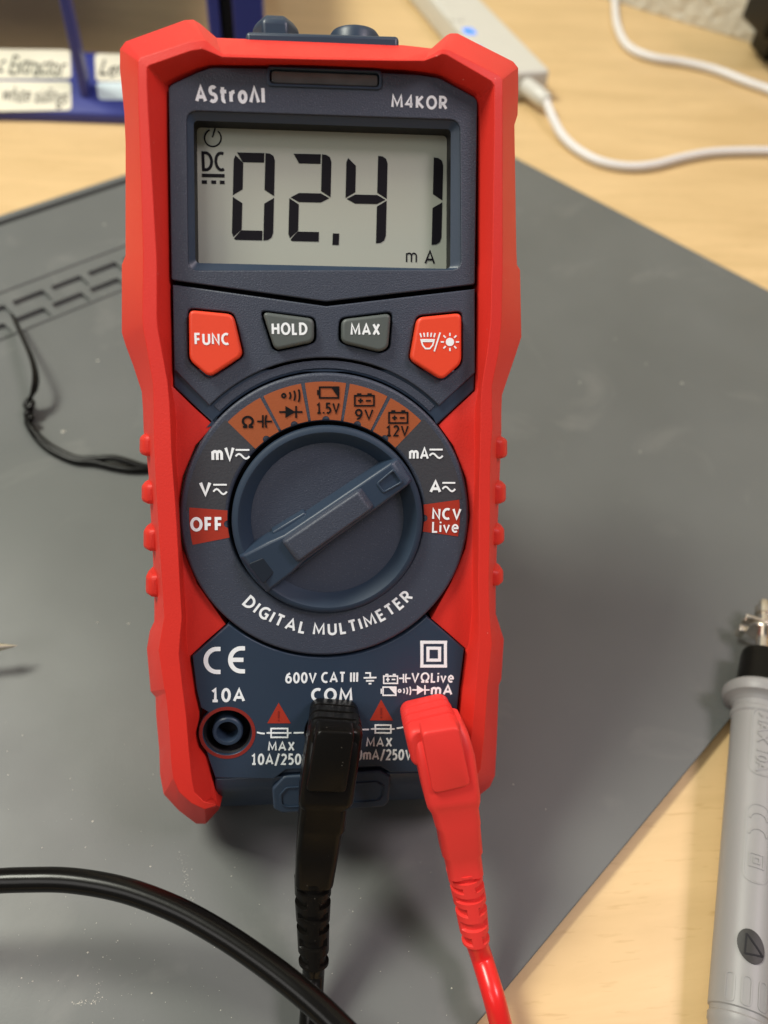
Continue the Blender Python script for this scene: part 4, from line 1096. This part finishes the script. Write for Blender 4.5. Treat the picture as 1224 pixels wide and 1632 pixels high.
# ================================================================== WHITE CHARGER, cables, black adapter
HB = 13.0
k0 = tp(879, 112, HB); k1 = tp(769, 0, HB); kd = (k1 - k0).normalized(); kd.z = 0
ke = Vector((-kd.y, kd.x, 0))
if ke.x > 0: ke = -ke
l0 = tp(690, 0, HB); wid = abs((l0 - k0).dot(ke))
charger = empty('power_bank', (k0.x, k0.y, 0)); co = Vector(charger.location) / MM
tag(charger, 'slim white power bank with a lit blue indicator, behind the multimeter', 'power bank')
rings = []
cs = [k0 + ke * wid * 0, k0 + ke * wid, k0 + ke * wid + kd * 190, k0 + kd * 190]
cp = rpoly([((c_ - co).x, (c_ - co).y) for c_ in cs], 3.0, 5)
plate('shell', [cp], .2, HB, WHITEP, charger, bev=2.0, seg=4)
for lx, ly, ll in ((748, 50, 4.2), (759, 78, 3.0)):
    c_ = tp(lx, ly, HB) - co
    oo = rpoly([(-ll, -2.9), (ll, -2.9), (ll, 2.9), (-ll, 2.9)], 1.8, 4)
    loft('indicator_light', [[c_ + kd * x + ke * z + Vector((0, 0, d_)) for x, z in oo] for d_ in (-.2, .15)], LED, charger)
c_ = tp(728, 30, HB) - co
loft('power_button', [[c_ + Vector((3.6 * k_ * math.cos(R(a)), 3.6 * k_ * math.sin(R(a)), d_)) for a in range(0, 360, 15)] for d_, k_ in ((-.2, 1), (.3, 1), (.5, .85))], WHITEP, charger, smooth=30)
ch1 = empty('charging_cable', tp(960, 258, 0)); o1 = Vector(ch1.location) / MM
tag(ch1, 'white charging cable plugged into the power bank, curving right across the desk', 'cable', 'white cables on the desk')
pmid = k0 + ke * wid * .42 + Vector((0, 0, 6.5 - HB))
pend = tp(872, 163, 6); pdv = (pend - pmid)
pl_ = [pmid + pdv * .0, pmid + pdv * .5, pmid + pdv * .9, pmid + pdv * 1.0]
rg = tube_rings([p - o1 for p in pl_], [3.9, 3.9, 3.6, 2.6], n=24)
loft('connector', rg, WHITEP, ch1, smooth=40)
tube('cord', [pmid + pdv * .95 - o1] + [tp(*p) - o1 for p in ((882, 190, 4.5), (897, 217, 2.6), (922, 240, 2), (957, 258, 2), (1000, 266, 2), (1042, 263, 2), (1090, 251, 2), (1140, 243, 2), (1224, 241, 2), (1320, 245, 2), (1450, 230, 2))], 1.9, WHITEC, ch1, n=16, res=8)
ch2 = empty('charging_cable', tp(1005, 78, 0)); o1 = Vector(ch2.location) / MM
tag(ch2, 'white cable running along the desk near the wall, loose from the power bank', 'cable', 'white cables on the desk')
tube('cord', [tp(*p) - o1 for p in ((985, -70, 2.2), (980, -30, 2.2), (980, 10, 2.2), (985, 45, 2.2), (1002, 75, 2.2), (1040, 92, 2.2), (1090, 100, 2.2), (1140, 112, 2.2), (1190, 131, 2.2), (1240, 150, 2.2), (1330, 200, 2.2))], 2.1, WHITEC, ch2, n=16, res=8)
ad = empty('power_adapter', tp(1222, 100, 0)); ao = Vector(ad.location) / MM
tag(ad, 'black power adapter standing against the wall at the right edge', 'adapter')
b0_ = tp(1217, 99, 0)
rbox('body', b0_.x, b0_.x + 60, b0_.y, b0_.y + 22, .2, 16, BLACKR, ad, ao, 1.2)
b1_ = tp(1213, 62, 16.5)
rbox('upper_body', b1_.x, b1_.x + 64, b1_.y - 2, b1_.y + 30, 16.2, 70, BLACKR, ad, ao, 2)
